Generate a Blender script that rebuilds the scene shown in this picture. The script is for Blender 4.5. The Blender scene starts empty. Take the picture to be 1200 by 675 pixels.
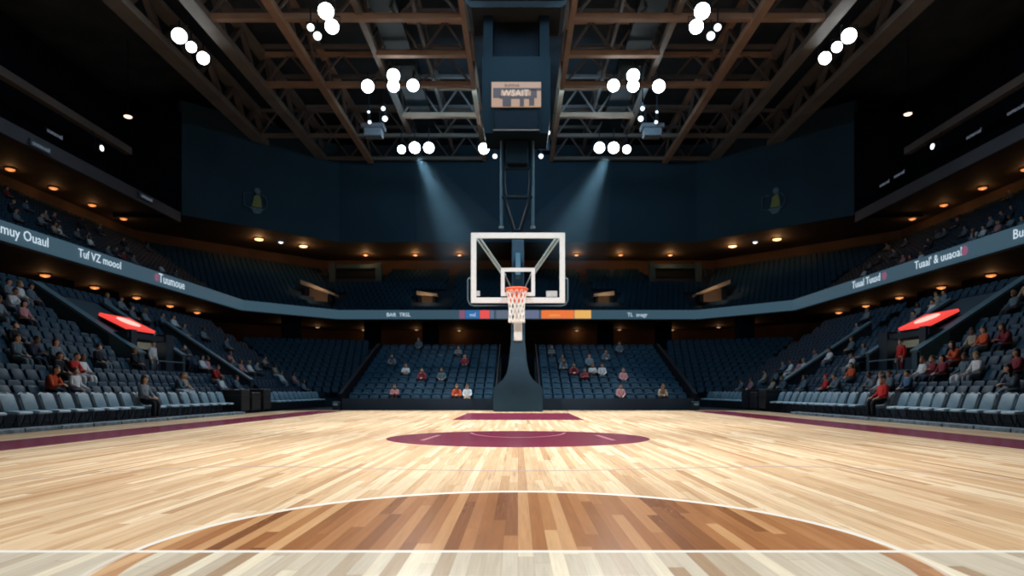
import bpy, bmesh, math, random
from mathutils import Vector, Matrix, Euler
import numpy as np
random.seed(7)
rnd = random.Random(11)
SC = bpy.context.scene
COL = SC.collection
PI = math.pi
F = 760.0
CX, CY = 607.0, 458.0

def P(x, y, d):
    """the world point seen at photo pixel (x, y) at depth d from a camera 1 m above the floor"""
    return Vector(((x - CX) * d / F, d, 1 + (CY - y) * d / F))

# ------------------------------------------------------------------ materials
def nodes_of(name):
    m = bpy.data.materials.new(name)
    m.use_nodes = True
    nt = m.node_tree
    b = nt.nodes['Principled BSDF']
    return m, nt, b

def mat(name, col, rough=0.6, metal=0.0, var=0.12, scale=6.0, spec=0.4, bump=0.0):
    m, nt, b = nodes_of(name)
    tc = nt.nodes.new('ShaderNodeTexCoord')
    nz = nt.nodes.new('ShaderNodeTexNoise')
    nz.inputs['Scale'].default_value = scale
    nz.inputs['Detail'].default_value = 2.0
    nt.links.new(tc.outputs['Object'], nz.inputs['Vector'])
    rp = nt.nodes.new('ShaderNodeValToRGB')
    rp.color_ramp.elements[0].position = 0.3
    rp.color_ramp.elements[1].position = 0.7
    lo = [max(0, c * (1 - var)) for c in col]
    hi = [min(1, c * (1 + var)) for c in col]
    rp.color_ramp.elements[0].color = (*lo, 1)
    rp.color_ramp.elements[1].color = (*hi, 1)
    nt.links.new(nz.outputs['Fac'], rp.inputs['Fac'])
    nt.links.new(rp.outputs['Color'], b.inputs['Base Color'])
    b.inputs['Roughness'].default_value = rough
    b.inputs['Metallic'].default_value = metal
    b.inputs['Specular IOR Level'].default_value = spec
    if bump:
        bp = nt.nodes.new('ShaderNodeBump')
        bp.inputs['Strength'].default_value = bump
        nt.links.new(nz.outputs['Fac'], bp.inputs['Height'])
        nt.links.new(bp.outputs['Normal'], b.inputs['Normal'])
    return m

def glow(name, col, strength, base=(0.02, 0.02, 0.02)):
    m, nt, b = nodes_of(name)
    b.inputs['Base Color'].default_value = (*base, 1)
    b.inputs['Emission Color'].default_value = (*col, 1)
    b.inputs['Emission Strength'].default_value = strength
    b.inputs['Roughness'].default_value = 0.5
    return m

def srgb(r, g, b):
    f = lambda c: (c / 255 / 12.92) if c / 255 <= 0.04045 else ((c / 255 + 0.055) / 1.055) ** 2.4
    return (f(r), f(g), f(b))

M = {}
M['seat'] = mat('navy_plastic', (0.003, 0.034, 0.066), 0.5, var=0.15, spec=0.2)
M['seat_metal'] = mat('seat_steel', (0.05, 0.06, 0.07), 0.5, 0.6)
M['chair_pad'] = mat('grey_vinyl', (0.16, 0.265, 0.34), 0.45, var=0.08, scale=9)
M['chair_inset'] = mat('slate_vinyl', (0.095, 0.165, 0.215), 0.5, var=0.08, scale=9)
M['chair_edge'] = mat('pale_grey_plastic', (0.32, 0.46, 0.55), 0.45, var=0.06)
M['chair_frame'] = mat('dark_steel_tube', (0.035, 0.04, 0.05), 0.4, 0.5)
M['concrete'] = mat('dark_concrete', (0.030, 0.040, 0.055), 0.8, var=0.25, scale=1.5)
M['tierfloor'] = mat('navy_riser', (0.012, 0.028, 0.044), 0.8, var=0.2, scale=1.0)
M['navywall'] = mat('navy_paint', (0.016, 0.028, 0.044), 0.7, var=0.15, scale=0.6)
M['bigwall'] = mat('teal_wall_cloth', (0.026, 0.062, 0.090), 0.85, var=0.12, scale=0.25)
M['blackwall'] = mat('black_paint', (0.008, 0.010, 0.016), 0.9, var=0.2, scale=0.5, spec=0.05)
M['fascia'] = mat('slate_fascia', (0.085, 0.092, 0.115), 0.6, var=0.12, scale=0.6)
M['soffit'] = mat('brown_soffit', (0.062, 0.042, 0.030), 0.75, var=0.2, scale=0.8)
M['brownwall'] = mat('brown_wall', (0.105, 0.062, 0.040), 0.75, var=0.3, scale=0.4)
M['beam'] = mat('brown_roof_steel', (0.52, 0.31, 0.20), 0.55, var=0.15, scale=0.5)
M['beamgrey'] = mat('grey_roof_steel', (0.28, 0.23, 0.195), 0.6, var=0.15, scale=0.5)
M['thinbeam'] = mat('dim_roof_steel', (0.20, 0.165, 0.15), 0.6, var=0.15, scale=0.5)
M['deck'] = mat('roof_deck', (0.085, 0.10, 0.115), 0.9, var=0.25, scale=0.4)
M['black'] = mat('matt_black', (0.010, 0.013, 0.018), 0.7, spec=0.1)
M['housing'] = mat('black_lamp_body', (0.03, 0.035, 0.045), 0.5, 0.3)
M['tealbox'] = mat('dark_teal_metal', (0.022, 0.042, 0.055), 0.5, 0.2)
M['tealpad'] = mat('teal_pad', (0.020, 0.070, 0.105), 0.55, var=0.08, scale=2)
M['basepad'] = mat('navy_pad', (0.010, 0.044, 0.080), 0.55, var=0.08, scale=2)
M['white'] = mat('white_enamel', (0.85, 0.88, 0.88), 0.4, var=0.03)
M['whitepad'] = mat('white_pad', (0.72, 0.74, 0.73), 0.55, var=0.05)
M['net'] = mat('white_cord', (0.86, 0.84, 0.80), 0.8, var=0.06)
M['orange'] = mat('orange_steel', (0.85, 0.13, 0.045), 0.4, var=0.06)
M['steel'] = mat('silver_steel', (0.45, 0.50, 0.52), 0.35, 0.7)
M['sticker'] = mat('grey_sticker', (0.55, 0.58, 0.60), 0.5)
M['scoreboard'] = mat('scoreboard_shell', (0.0035, 0.0095, 0.014), 0.6, 0.0, spec=0.15)
M['headshell'] = mat('head_shell', (0.022, 0.025, 0.028), 0.6, spec=0.2)
M['catwalk'] = mat('catwalk_steel', (0.010, 0.026, 0.034), 0.6, 0.1)
M['rail'] = mat('slate_rail', (0.07, 0.12, 0.15), 0.5, var=0.1)
M['parapet'] = mat('slate_blue_parapet', (0.022, 0.052, 0.072), 0.6, var=0.12, scale=0.8)  # shade on the unlit near face put into this darker slate
M['parapetcap'] = mat('lit_slate_cap', (0.085, 0.16, 0.20), 0.5, var=0.1)  # paler than the parapet: light on its top put into the colour
M['tunnelwall'] = mat('olive_tunnel_wall', (0.20, 0.21, 0.18), 0.7)
M['curb'] = mat('slate_curb', (0.13, 0.19, 0.24), 0.5, var=0.5, scale=5)
M['case'] = mat('black_case', (0.014, 0.018, 0.026), 0.5)
M['boxgrey'] = mat('grey_casing', (0.36, 0.38, 0.42), 0.5)
M['emblem_ring'] = mat('slate_emblem', (0.16, 0.24, 0.30), 0.7)
M['emblem_fig'] = mat('olive_emblem', (0.30, 0.32, 0.10), 0.7)
M['beigewall'] = mat('beige_wall', (0.32, 0.24, 0.17), 0.7)
M['led'] = glow('led_strip_slate', srgb(64, 92, 108), 0.75)
M['ledtext'] = glow('led_text_white', srgb(205, 225, 238), 0.95)
M['ledpink'] = glow('led_pink', srgb(150, 95, 125), 0.75)
M['ledblue'] = glow('led_blue', srgb(52, 112, 172), 0.9)
M['ledred'] = glow('led_red', srgb(236, 84, 80), 0.95)
M['ledgrey'] = glow('led_grey', srgb(108, 116, 136), 0.8)
M['ledlav'] = glow('led_lavender', srgb(112, 120, 150), 0.8)
M['ledorange'] = glow('led_orange', srgb(240, 120, 56), 0.95)
M['ledyellow'] = glow('led_yellow', srgb(236, 180, 96), 0.95)
M['signtext'] = glow('sign_text_grey', srgb(120, 130, 145), 0.6)
M['signred'] = glow('sign_red', srgb(236, 70, 62), 1.1)
M['signwhite'] = glow('sign_pale', srgb(255, 190, 175), 1.3)
M['screen'] = glow('screen_peach', srgb(216, 172, 140), 0.62)
M['screendark'] = glow('screen_brown', srgb(88, 66, 62), 0.6)
M['screenpale'] = glow('screen_pale', srgb(236, 222, 212), 0.75)
M['boardbeige'] = glow('board_beige', srgb(150, 140, 125), 0.5)
M['boardpink'] = glow('board_pink', srgb(170, 60, 90), 0.6)
M['boardteal'] = glow('board_teal', srgb(80, 105, 110), 0.5)
M['lens'] = glow('flood_lens', (0.88, 0.97, 1.0), 14.0)
M['smalllens'] = glow('small_lens', (0.85, 0.95, 1.0), 2.2)
M['amber'] = glow('amber_lamp', (1.0, 0.46, 0.17), 3.6)
M['amberlow'] = glow('amber_lamp_dim', (1.0, 0.30, 0.08), 0.95)
M['faintdot'] = glow('faint_lamp', (1.0, 0.62, 0.38), 0.22)
M['warmdot'] = glow('warm_lamp', (1.0, 0.72, 0.5), 2.5)

# ------------------------------------------------------------------ mesh builder
class MB:
    def __init__(s):
        s.v = []; s.f = []; s.mi = []
    def add(s, vs, fs, mi=0):
        n = len(s.v)
        s.v.extend([tuple(v) for v in vs])
        s.f.extend([tuple(i + n for i in f) for f in fs])
        s.mi.extend([mi] * len(fs))
        return s
    def box(s, c, d, rot=None, mi=0, bev=0.0):
        hx, hy, hz = d[0] / 2, d[1] / 2, d[2] / 2
        if bev > 0:
            b = min(bev, hx * .9, hy * .9, hz * .9)
            bm = bmesh.new()
            bmesh.ops.create_cube(bm, size=1.0)
            for v in bm.verts:
                v.co = Vector((v.co.x * d[0], v.co.y * d[1], v.co.z * d[2]))
            bmesh.ops.bevel(bm, geom=list(bm.edges), offset=b, segments=2, affect='EDGES', profile=0.5)
            bm.verts.index_update()
            vs = [v.co.copy() for v in bm.verts]
            fs = [[v.index for v in f.verts] for f in bm.faces]
            bm.free()
        else:
            vs = [Vector((x, y, z)) for x in (-hx, hx) for y in (-hy, hy) for z in (-hz, hz)]
            fs = [(0, 1, 3, 2), (4, 6, 7, 5), (0, 4, 5, 1), (2, 3, 7, 6), (0, 2, 6, 4), (1, 5, 7, 3)]
        R = Euler(rot).to_matrix() if rot else None
        c = Vector(c)
        vs = [(R @ v if R else v) + c for v in vs]
        return s.add(vs, fs, mi)
    def tube(s, pts, r, n=8, mi=0, closed=False, cap=True):
        pts = [Vector(p) for p in pts]
        k = len(pts)
        rs = r if isinstance(r, (list, tuple)) else [r] * k
        t0 = (pts[1] - pts[0]).normalized()
        up = Vector((0, 0, 1)) if abs(t0.z) < 0.9 else Vector((1, 0, 0))
        vs = []
        for i, p in enumerate(pts):
            if closed:
                t = (pts[(i + 1) % k] - pts[i - 1]).normalized()
            else:
                t = (pts[min(i + 1, k - 1)] - pts[max(i - 1, 0)]).normalized()
            a = t.cross(up)
            if a.length < 1e-4: a = t.cross(Vector((0, 1, 0)))
            a.normalize(); b = a.cross(t).normalized()
            for j in range(n):
                w = 2 * PI * j / n
                vs.append(p + (a * math.cos(w) + b * math.sin(w)) * rs[i])
        fs = []
        m = k if closed else k - 1
        for i in range(m):
            for j in range(n):
                i2 = (i + 1) % k
                fs.append((i * n + j, i * n + (j + 1) % n, i2 * n + (j + 1) % n, i2 * n + j))
        if cap and not closed:
            fs.append(tuple(range(n))[::-1]); fs.append(tuple(range((k - 1) * n, k * n)))
        return s.add(vs, fs, mi)
    def beam(s, a, b, w, h, mi=0):
        """a rectangular bar from a to b, w wide (horizontal), h high"""
        a = Vector(a); b = Vector(b)
        t = (b - a).normalized()
        up = Vector((0, 0, 1)) if abs(t.z) < 0.95 else Vector((0, 1, 0))
        x = t.cross(up).normalized(); z = x.cross(t).normalized()
        vs = []
        for p in (a, b):
            for sx, sz in ((-1, -1), (1, -1), (1, 1), (-1, 1)):
                vs.append(p + x * sx * w / 2 + z * sz * h / 2)
        return s.add(vs, [(3, 2, 1, 0), (4, 5, 6, 7), (0, 1, 5, 4), (1, 2, 6, 5), (2, 3, 7, 6), (3, 0, 4, 7)], mi)
    def prism(s, poly, a, b, mi=0):
        """poly: list of 3D points at the first end; extruded by vector b-a"""
        d = Vector(b) - Vector(a)
        n = len(poly)
        vs = [Vector(p) for p in poly] + [Vector(p) + d for p in poly]
        fs = [tuple(range(n))[::-1], tuple(range(n, 2 * n))]
        fs += [(i, (i + 1) % n, n + (i + 1) % n, n + i) for i in range(n)]
        return s.add(vs, fs, mi)
    def lathe(s, prof, n=16, c=(0, 0, 0), mi=0, rot=None):
        """prof: list of (radius, z)"""
        R = Euler(rot).to_matrix() if rot else Matrix.Identity(3)
        c = Vector(c); vs = []
        for r, z in prof:
            for j in range(n):
                w = 2 * PI * j / n
                vs.append(R @ Vector((r * math.cos(w), r * math.sin(w), z)) + c)
        fs = []
        for i in range(len(prof) - 1):
            for j in range(n):
                fs.append((i * n + j, i * n + (j + 1) % n, (i + 1) * n + (j + 1) % n, (i + 1) * n + j))
        fs.append(tuple(range(n))[::-1]); fs.append(tuple(range((len(prof) - 1) * n, len(prof) * n)))
        return s.add(vs, fs, mi)
    def mesh(s, name, mats, smooth=False):
        me = bpy.data.meshes.new(name)
        me.from_pydata(s.v, [], s.f)
        for m in (mats if isinstance(mats, (list, tuple)) else [mats]):
            me.materials.append(m)
        if any(s.mi): me.polygons.foreach_set('material_index', s.mi)
        if smooth: me.polygons.foreach_set('use_smooth', [True] * len(me.polygons))
        me.update()
        bm = bmesh.new(); bm.from_mesh(me)
        bmesh.ops.recalc_face_normals(bm, faces=bm.faces)
        bm.to_mesh(me); bm.free()
        return me
    def build(s, name, mats, parent=None, smooth=False):
        o = bpy.data.objects.new(name, s.mesh(name, mats, smooth))
        COL.objects.link(o)
        if parent is not None: o.parent = parent
        return o

def empty(name, loc=(0, 0, 0), rz=0.0):
    o = bpy.data.objects.new(name, None)
    o.empty_display_size = 0.1
    o.location = loc; o.rotation_euler = (0, 0, rz)
    COL.objects.link(o)
    return o

def tag(o, label=None, cat=None, group=None, kind=None):
    if label: o['label'] = label
    if cat: o['category'] = cat
    if group: o['group'] = group
    if kind: o['kind'] = kind
    return o

def struct(o):
    o['kind'] = 'structure'
    return o

def link_mesh(name, me, parent=None, material=None):
    o = bpy.data.objects.new(name, me)
    COL.objects.link(o)
    if parent is not None: o.parent = parent
    if material is not None:
        o.material_slots[0].link = 'OBJECT'
        o.material_slots[0].material = material
    return o

def copy_tree(o, parent=None):
    kids = list(o.children)
    c = o.copy(); COL.objects.link(c)
    if parent is not None: c.parent = parent
    for k in kids: copy_tree(k, c)
    return c

_ORD = 'zeroth first second third fourth fifth sixth seventh eighth ninth tenth eleventh twelfth thirteenth fourteenth fifteenth sixteenth seventeenth eighteenth nineteenth twentieth'.split()
def ordn(n):
    if n < len(_ORD): return _ORD[n]
    t = {2: 'twenty', 3: 'thirty', 4: 'forty', 5: 'fifty', 6: 'sixty'}
    if n % 10 == 0: return {20: 'twentieth', 30: 'thirtieth', 40: 'fortieth', 50: 'fiftieth', 60: 'sixtieth'}[n]
    return t[n // 10] + '-' + _ORD[n % 10]

def text_mesh(body, size, mat_, name, parent=None, extrude=0.01, M4=None):
    cu = bpy.data.curves.new(name, 'FONT')
    cu.body = body; cu.size = size; cu.extrude = extrude
    cu.align_x = 'CENTER'; cu.align_y = 'CENTER'
    cu.resolution_u = 2
    t = bpy.data.objects.new(name, cu); COL.objects.link(t)
    bpy.context.view_layer.update()
    dg = bpy.context.evaluated_depsgraph_get()
    me = bpy.data.meshes.new_from_object(t.evaluated_get(dg))
    bpy.data.objects.remove(t)
    me.materials.clear(); me.materials.append(mat_)
    o = bpy.data.objects.new(name, me); COL.objects.link(o)
    if M4 is not None: me.transform(M4)
    if parent is not None: o.parent = parent
    return o

def frame_on_wall(p, right, up=Vector((0, 0, 1))):
    """matrix whose x runs along 'right', y along 'up' at point p (text lies in it)"""
    right = Vector(right).normalized(); up = Vector(up).normalized()
    n = right.cross(up).normalized()
    m = Matrix((right, up, n)).transposed().to_4x4()
    m.translation = Vector(p)
    return m
SIDE = {-1: 'grey-jacket', 1: 'red-jacket'}
# ------------------------------------------------------------------ court floor (one wood floor, painted areas in its shader)
def court_material():
    m, nt, bsdf = nodes_of('maple_court')
    L = nt.links
    tc = nt.nodes.new('ShaderNodeTexCoord')
    sx = nt.nodes.new('ShaderNodeSeparateXYZ')
    L.new(tc.outputs['Object'], sx.inputs[0])
    X, Y = sx.outputs[0], sx.outputs[1]
    def mth(op, a, b=None, c=None, clamp=False):
        n = nt.nodes.new('ShaderNodeMath'); n.operation = op; n.use_clamp = clamp
        for i, v in enumerate((a, b, c)):
            if v is None: continue
            if isinstance(v, (int, float)): n.inputs[i].default_value = v
            else: L.new(v, n.inputs[i])
        return n.outputs[0]
    add = lambda a, b: mth('ADD', a, b)
    sub = lambda a, b: mth('SUBTRACT', a, b)
    mul = lambda a, b: mth('MULTIPLY', a, b)
    div = lambda a, b: mth('DIVIDE', a, b)
    lt = lambda a, b: mth('LESS_THAN', a, b)
    gt = lambda a, b: mth('GREATER_THAN', a, b)
    ab = lambda a: mth('ABSOLUTE', a)
    fl = lambda a: mth('FLOOR', a)
    mx = lambda a, b: mth('MAXIMUM', a, b)
    def comb(x, y, z=0.0):
        n = nt.nodes.new('ShaderNodeCombineXYZ')
        for i, v in enumerate((x, y, z)):
            if isinstance(v, (int, float)): n.inputs[i].default_value = v
            else: L.new(v, n.inputs[i])
        return n.outputs[0]
    def white(vec):
        n = nt.nodes.new('ShaderNodeTexWhiteNoise'); n.noise_dimensions = '2D'
        L.new(vec, n.inputs['Vector']); return n.outputs['Value']
    def noise(vec, scale, detail=3):
        n = nt.nodes.new('ShaderNodeTexNoise')
        n.inputs['Scale'].default_value = scale; n.inputs['Detail'].default_value = detail
        L.new(vec, n.inputs['Vector']); return n.outputs['Fac']
    def ramp(fac, stops):
        n = nt.nodes.new('ShaderNodeValToRGB')
        e = n.color_ramp.elements
        e[0].position, e[0].color = stops[0][0], (*stops[0][1], 1)
        e[1].position, e[1].color = stops[-1][0], (*stops[-1][1], 1)
        for p, c in stops[1:-1]:
            k = e.new(p); k.color = (*c, 1)
        L.new(fac, n.inputs['Fac']); return n.outputs['Color']
    def mix(fac, a, b, mode='MIX'):
        n = nt.nodes.new('ShaderNodeMix'); n.data_type = 'RGBA'; n.blend_type = mode
        if isinstance(fac, (int, float)): n.inputs[0].default_value = fac
        else: L.new(fac, n.inputs[0])
        for i, v in ((6, a), (7, b)):
            if isinstance(v, tuple): n.inputs[i].default_value = (*v, 1)
            else: L.new(v, n.inputs[i])
        return n.outputs[2]
    W, LEN = 0.094, 2.6
    col = fl(div(X, W))
    off = mul(white(comb(col, 3.3)), 7.0)
    vrow = div(add(Y, off), LEN)
    row = fl(vrow)
    idv = white(comb(col, row))
    id2 = white(comb(add(col, 91.7), add(row, 17.3)))
    # grain
    gx = add(mul(X, 38.0), mul(idv, 60.0))
    grain = noise(comb(gx, mul(Y, 1.6), mul(id2, 9.0)), 1.0, 4)
    fine = noise(comb(mul(X, 170.0), mul(Y, 5.0), mul(idv, 5.0)), 1.0, 2)
    streak = noise(comb(mul(X, 14.0), mul(Y, 0.55), 4.0), 1.0, 3)
    knot = noise(comb(mul(X, 9.0), mul(Y, 3.0), 2.0), 1.0, 2)
    maple = ramp(idv, [(0.0, (0.50, 0.30, 0.16)), (0.06, (0.64, 0.42, 0.235)), (0.45, (0.72, 0.51, 0.31)), (0.8, (0.81, 0.615, 0.40)), (1.0, (0.90, 0.73, 0.51))])
    brown = ramp(idv, [(0.0, (0.20, 0.068, 0.018)), (0.3, (0.30, 0.115, 0.033)), (0.6, (0.38, 0.160, 0.055)), (0.85, (0.46, 0.215, 0.083)), (1.0, (0.64, 0.38, 0.18))])
    pale = ramp(idv, [(0.0, (0.36, 0.23, 0.13)), (0.10, (0.47, 0.39, 0.29)), (0.4, (0.56, 0.50, 0.40)), (0.75, (0.62, 0.57, 0.46)), (1.0, (0.82, 0.75, 0.58))])
    # dark mineral streaks
    dk = mth('MULTIPLY', mth('SUBTRACT', streak, 0.56, clamp=True), 5.0, clamp=True)
    maple = mix(mul(dk, 0.55), maple, (0.30, 0.145, 0.06))
    kn = mth('MULTIPLY', mth('SUBTRACT', knot, 0.70, clamp=True), 9.0, clamp=True)
    maple = mix(mul(kn, 0.5), maple, (0.26, 0.12, 0.05))
    st2 = noise(comb(mul(X, 46.0), mul(Y, 0.9), 11.0), 1.0, 3)
    d2 = mth('MULTIPLY', mth('SUBTRACT', st2, 0.61, clamp=True), 8.0, clamp=True)
    maple = mix(mul(d2, 0.62), maple, (0.34, 0.165, 0.07))
    # regions
    YL, R0 = 4.04, 2.40
    r = mth('SQRT', add(mul(X, X), mul(sub(Y, YL), sub(Y, YL))))
    below = lt(Y, YL)
    incirc = lt(r, R0)
    wood = mix(below, maple, pale)
    wood = mix(mul(incirc, sub(1.0, below)), wood, brown)
    rim_ = mul(mul(below, incirc), gt(r, R0 - 0.17))
    wood = mix(mul(rim_, 0.85), wood, brown)
    g = add(0.78, mul(grain, 0.44))
    wood = mix(1.0, wood, comb(g, g, g), 'MULTIPLY')
    g2 = add(0.90, mul(fine, 0.2))
    wood = mix(1.0, wood, comb(g2, g2, g2), 'MULTIPLY')
    # plank joints
    fx = ab(sub(mth('FRACT', div(X, W)), 0.5))
    fy = ab(sub(mth('FRACT', vrow), 0.5))
    gap = mx(gt(fx, 0.487), gt(fy, 0.4985))
    wood = mix(mul(gap, 0.38), wood, (0.16, 0.08, 0.035))
    # painted lines and areas
    def band(v, c, w): return lt(ab(sub(v, c)), w / 2)
    maroon_c = (0.170, 0.014, 0.044)
    c0 = 13.83
    ell = add(mul(div(X, 2.77), div(X, 2.77)), mul(div(sub(Y, c0), 2.33), div(sub(Y, c0), 2.33)))
    fcirc = lt(ell, 1.0)
    lane = mul(lt(ab(X), 2.27), mul(gt(Y, 22.3), lt(Y, 29.2)))
    side = mul(gt(ab(X), 8.64), mul(lt(ab(X), 10.25), lt(Y, 32.3)))
    mar = mx(mx(fcirc, lane), side)
    pn = add(0.85, mul(noise(comb(X, Y), 3.0, 3), 0.3))
    mcol = mix(1.0, maroon_c, comb(pn, pn, pn), 'MULTIPLY')
    colr = mix(mar, wood, mcol)
    # pale inner arc and ticks in the far circle
    ri = mth('SQRT', add(mul(X, X), mul(mul(sub(Y, 15.75), 0.62), mul(sub(Y, 15.75), 0.62))))
    arc2 = mul(band(ri, 1.12, 0.07), mul(lt(Y, 15.55), fcirc))
    tick = mul(lt(ab(sub(sub(ab(X), 1.86), mul(sub(Y, 13.9), -0.10))), 0.055), mul(gt(Y, 13.1), lt(Y, 14.7)))
    colr = mix(mul(mx(arc2, tick), 0.75), colr, (0.56, 0.22, 0.30))
    # faint grey three-point curve
    X2 = mul(X, X)
    cv = add(8.1, sub(mul(X2, 0.08), mul(mul(X2, X2), 0.0034)))
    colr = mix(mul(band(Y, cv, 0.085), 0.8), colr, (0.40, 0.34, 0.34))
    # white circle outline and half-way line
    lw = add(0.035, mul(ab(sub(Y, YL)), 0.022))
    wl = lt(ab(sub(r, R0)), div(lw, 1.6))
    colr = mix(mul(wl, sub(1.0, mul(below, 0.55))), colr, (0.88, 0.86, 0.80))
    colr = mix(band(Y, YL, 0.055), colr, (0.88, 0.87, 0.83))
    L.new(colr, bsdf.inputs['Base Color'])
    rg = add(0.17, mul(fine, 0.12))
    L.new(rg, bsdf.inputs['Roughness'])
    bsdf.inputs['Specular IOR Level'].default_value = 0.11
    bp = nt.nodes.new('ShaderNodeBump'); bp.inputs['Strength'].default_value = 0.05; bp.inputs['Distance'].default_value = 0.01
    L.new(grain, bp.inputs['Height']); L.new(bp.outputs['Normal'], bsdf.inputs['Normal'])
    return m

mb = MB()
mb.box((0, 15.0, -0.05), (24.0, 36.0, 0.10))
struct(mb.build('floor', court_material()))
mb = MB()
mb.box((0, 28, -0.16), (84, 110, 0.12))
struct(mb.build('floor_concourse', M['concrete']))
# slate kerb along each long side of the court, under the courtside chairs
for s in (-1, 1):
    mb = MB()
    for k in range(13):
        y = 12.4 + k * 1.26
        mb.box((s * 12.02, y, 0.035), (0.42, 1.22, 0.13), bev=0.02)
    struct(mb.build('trim_kerb_' + ('left' if s < 0 else 'right'), M['curb']))
# ------------------------------------------------------------------ the bowl: stepped stands, upper tier, fascias, walls
NR, X0, TR, RI = 10, 14.0, 0.75, 0.50          # lower side stands
YEND = 45.0
def tread_z(r): return 0.42 + RI * r
def row_x(r): return X0 + TR * r                 # hip line of the row

for s in (-1, 1):
    nm = 'left' if s < 0 else 'right'
    poly = [(s * 13.45, 5, -0.1), (s * 13.45, 5, tread_z(0))]
    for r in range(NR):
        xa = row_x(r) + 0.30
        poly.append((s * xa, 5, tread_z(r)))
        poly.append((s * xa, 5, tread_z(r + 1) if r < NR - 1 else tread_z(NR - 1)))
    poly += [(s * 31.0, 5, tread_z(NR - 1)), (s * 31.0, 5, -0.1)]
    mb = MB().prism(poly, (0, 5, 0), (0, YEND + 0.3, 0))
    struct(mb.build('tier_floor_' + nm, M['tierfloor']))
    mb = MB().box((s * 13.40, 25, 0.46), (0.08, 40, 0.98))
    struct(mb.build('wall_front_' + nm, M['navywall']))

# end stands
ENR, EY0, ETR, ERI = 11, 35.0, 0.85, 0.32
def e_z(r): return 0.02 + ERI * r
def e_y(r): return EY0 + ETR * r
for s in (-1, 1):
    nm = 'left' if s < 0 else 'right'
    a, b = s * 1.12, s * 9.35
    poly = [(a, EY0 - 0.5, -0.1)]
    for r in range(ENR):
        ya = e_y(r) + 0.34
        poly.append((a, (e_y(r) - 0.5) if r == 0 else e_y(r - 1) + 0.34, e_z(r)))
        poly.append((a, ya, e_z(r)))
    poly += [(a, 63, e_z(ENR - 1)), (a, 63, -0.1)]
    mb = MB().prism(poly, (a, 0, 0), (b, 0, 0))
    struct(mb.build('tier_floor_end_' + nm, M['tierfloor']))
    mb = MB().box(((a + b) / 2, EY0 - 0.56, 0.27), (abs(b - a), 0.08, 0.66))
    struct(mb.build('wall_end_front_' + nm, M['navywall']))
    # sloped side wall of the end stand
    poly = [(b, EY0 - 0.6, -0.1), (b, EY0 - 0.6, 0.85), (b, e_y(ENR - 1) + .4, 4.2), (b, 63, 4.2), (b, 63, -0.1)]
    mb = MB().prism(poly, (0, 0, 0), (s * 0.18, 0, 0))
    struct(mb.build('wall_end_side_' + nm, M['blackwall']))
    # corner stand: stepped, turned between side and end stands
    A, B = Vector((s * 14.6, 44.0, 0)), Vector((s * 9.8, 46.5, 0))
    A2, B2 = Vector((s * 24.5, 56.5, 0)), Vector((s * 13.2, 61.0, 0))
    mb = MB(); nr = 12
    for r in range(nr):
        t0, t1 = r / nr, (r + 1) / nr
        z = 0.5 + 4.3 * r / (nr - 1)
        q = [A.lerp(A2, t0), B.lerp(B2, t0), B.lerp(B2, t1 + 0.02), A.lerp(A2, t1 + 0.02)]
        mb.add([(p.x, p.y, -0.1) for p in q] + [(p.x, p.y, z) for p in q],
               [(0, 1, 2, 3), (4, 5, 6, 7), (0, 1, 5, 4), (1, 2, 6, 5), (2, 3, 7, 6), (3, 0, 4, 7)])
    struct(mb.build('tier_floor_corner_' + nm, M['tierfloor']))
mb = MB().box((0, 44.5, 1.7), (2.3, 0.2, 3.6))
struct(mb.build('wall_tunnel_back', M['blackwall']))

# ---- swept rings along the octagonal bowl
PATH = [Vector(p) for p in ((-24, 8), (-24, 56.6), (-17.6, 63.6), (17.6, 63.6), (24, 56.6), (24, 8))]
QATH = [Vector(p) for p in ((-29, 8), (-29, 55.8), (-18.2, 66.0), (18.2, 66.0), (29, 55.8), (29, 8))]
def offset_path(path, d):
    n = len(path); out = []
    nrm = []
    for i in range(n - 1):
        t = (path[i + 1] - path[i]).normalized()
        nrm.append(Vector((-t.y, t.x)))
    for i in range(n):
        if i == 0: v = nrm[0] * d
        elif i == n - 1: v = nrm[-1] * d
        else:
            m = (nrm[i - 1] + nrm[i]); m.normalize()
            v = m * (d / m.dot(nrm[i]))
        out.append(path[i] + v)
    return out
def sweep(path, prof, name, m, parent=None, closed=True, seg=None):
    """prof: (offset outward, z) outline swept along path"""
    mb = MB(); k = len(prof)
    idx = range(len(path)) if seg is None else seg
    vs = []
    offs = [offset_path(path, d) for d, z in prof]
    for i in idx:
        for j, (d, z) in enumerate(prof):
            p = offs[j][i]; vs.append((p.x, p.y, z))
    fs = []
    n = len(list(idx))
    for i in range(n - 1):
        for j in range(k if closed else k - 1):
            j2 = (j + 1) % k
            fs.append((i * k + j, i * k + j2, (i + 1) * k + j2, (i + 1) * k + j))
    if closed:
        fs.append(tuple(range(k))); fs.append(tuple(range((n - 1) * k, n * k))[::-1])
    mb.add(vs, fs)
    return mb.build(name, m, parent)
# upper tier slab (steps on top, soffit below)
UNR, UX0, UTR, URI = 13, 1.15, 0.82, 0.50
def u_z(r): return 8.20 + URI * r
def u_off(r): return UX0 + UTR * r
prof = [(0.25, 8.05), (0.25, u_z(0))]
for r in range(UNR):
    xa = u_off(r) + 0.32
    prof.append((xa, u_z(r)))
    prof.append((xa, u_z(r + 1) if r < UNR - 1 else u_z(r)))
prof += [(12.6, u_z(UNR - 1)), (12.6, 12.0), (11.0, 8.05)]
struct(sweep(PATH, prof, 'tier_floor_upper', M['tierfloor']))
struct(sweep(PATH, [(0.25, 7.95), (0.25, 8.05), (10.9, 8.05), (10.9, 7.95)], 'ceiling_concourse', M['soffit']))
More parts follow.
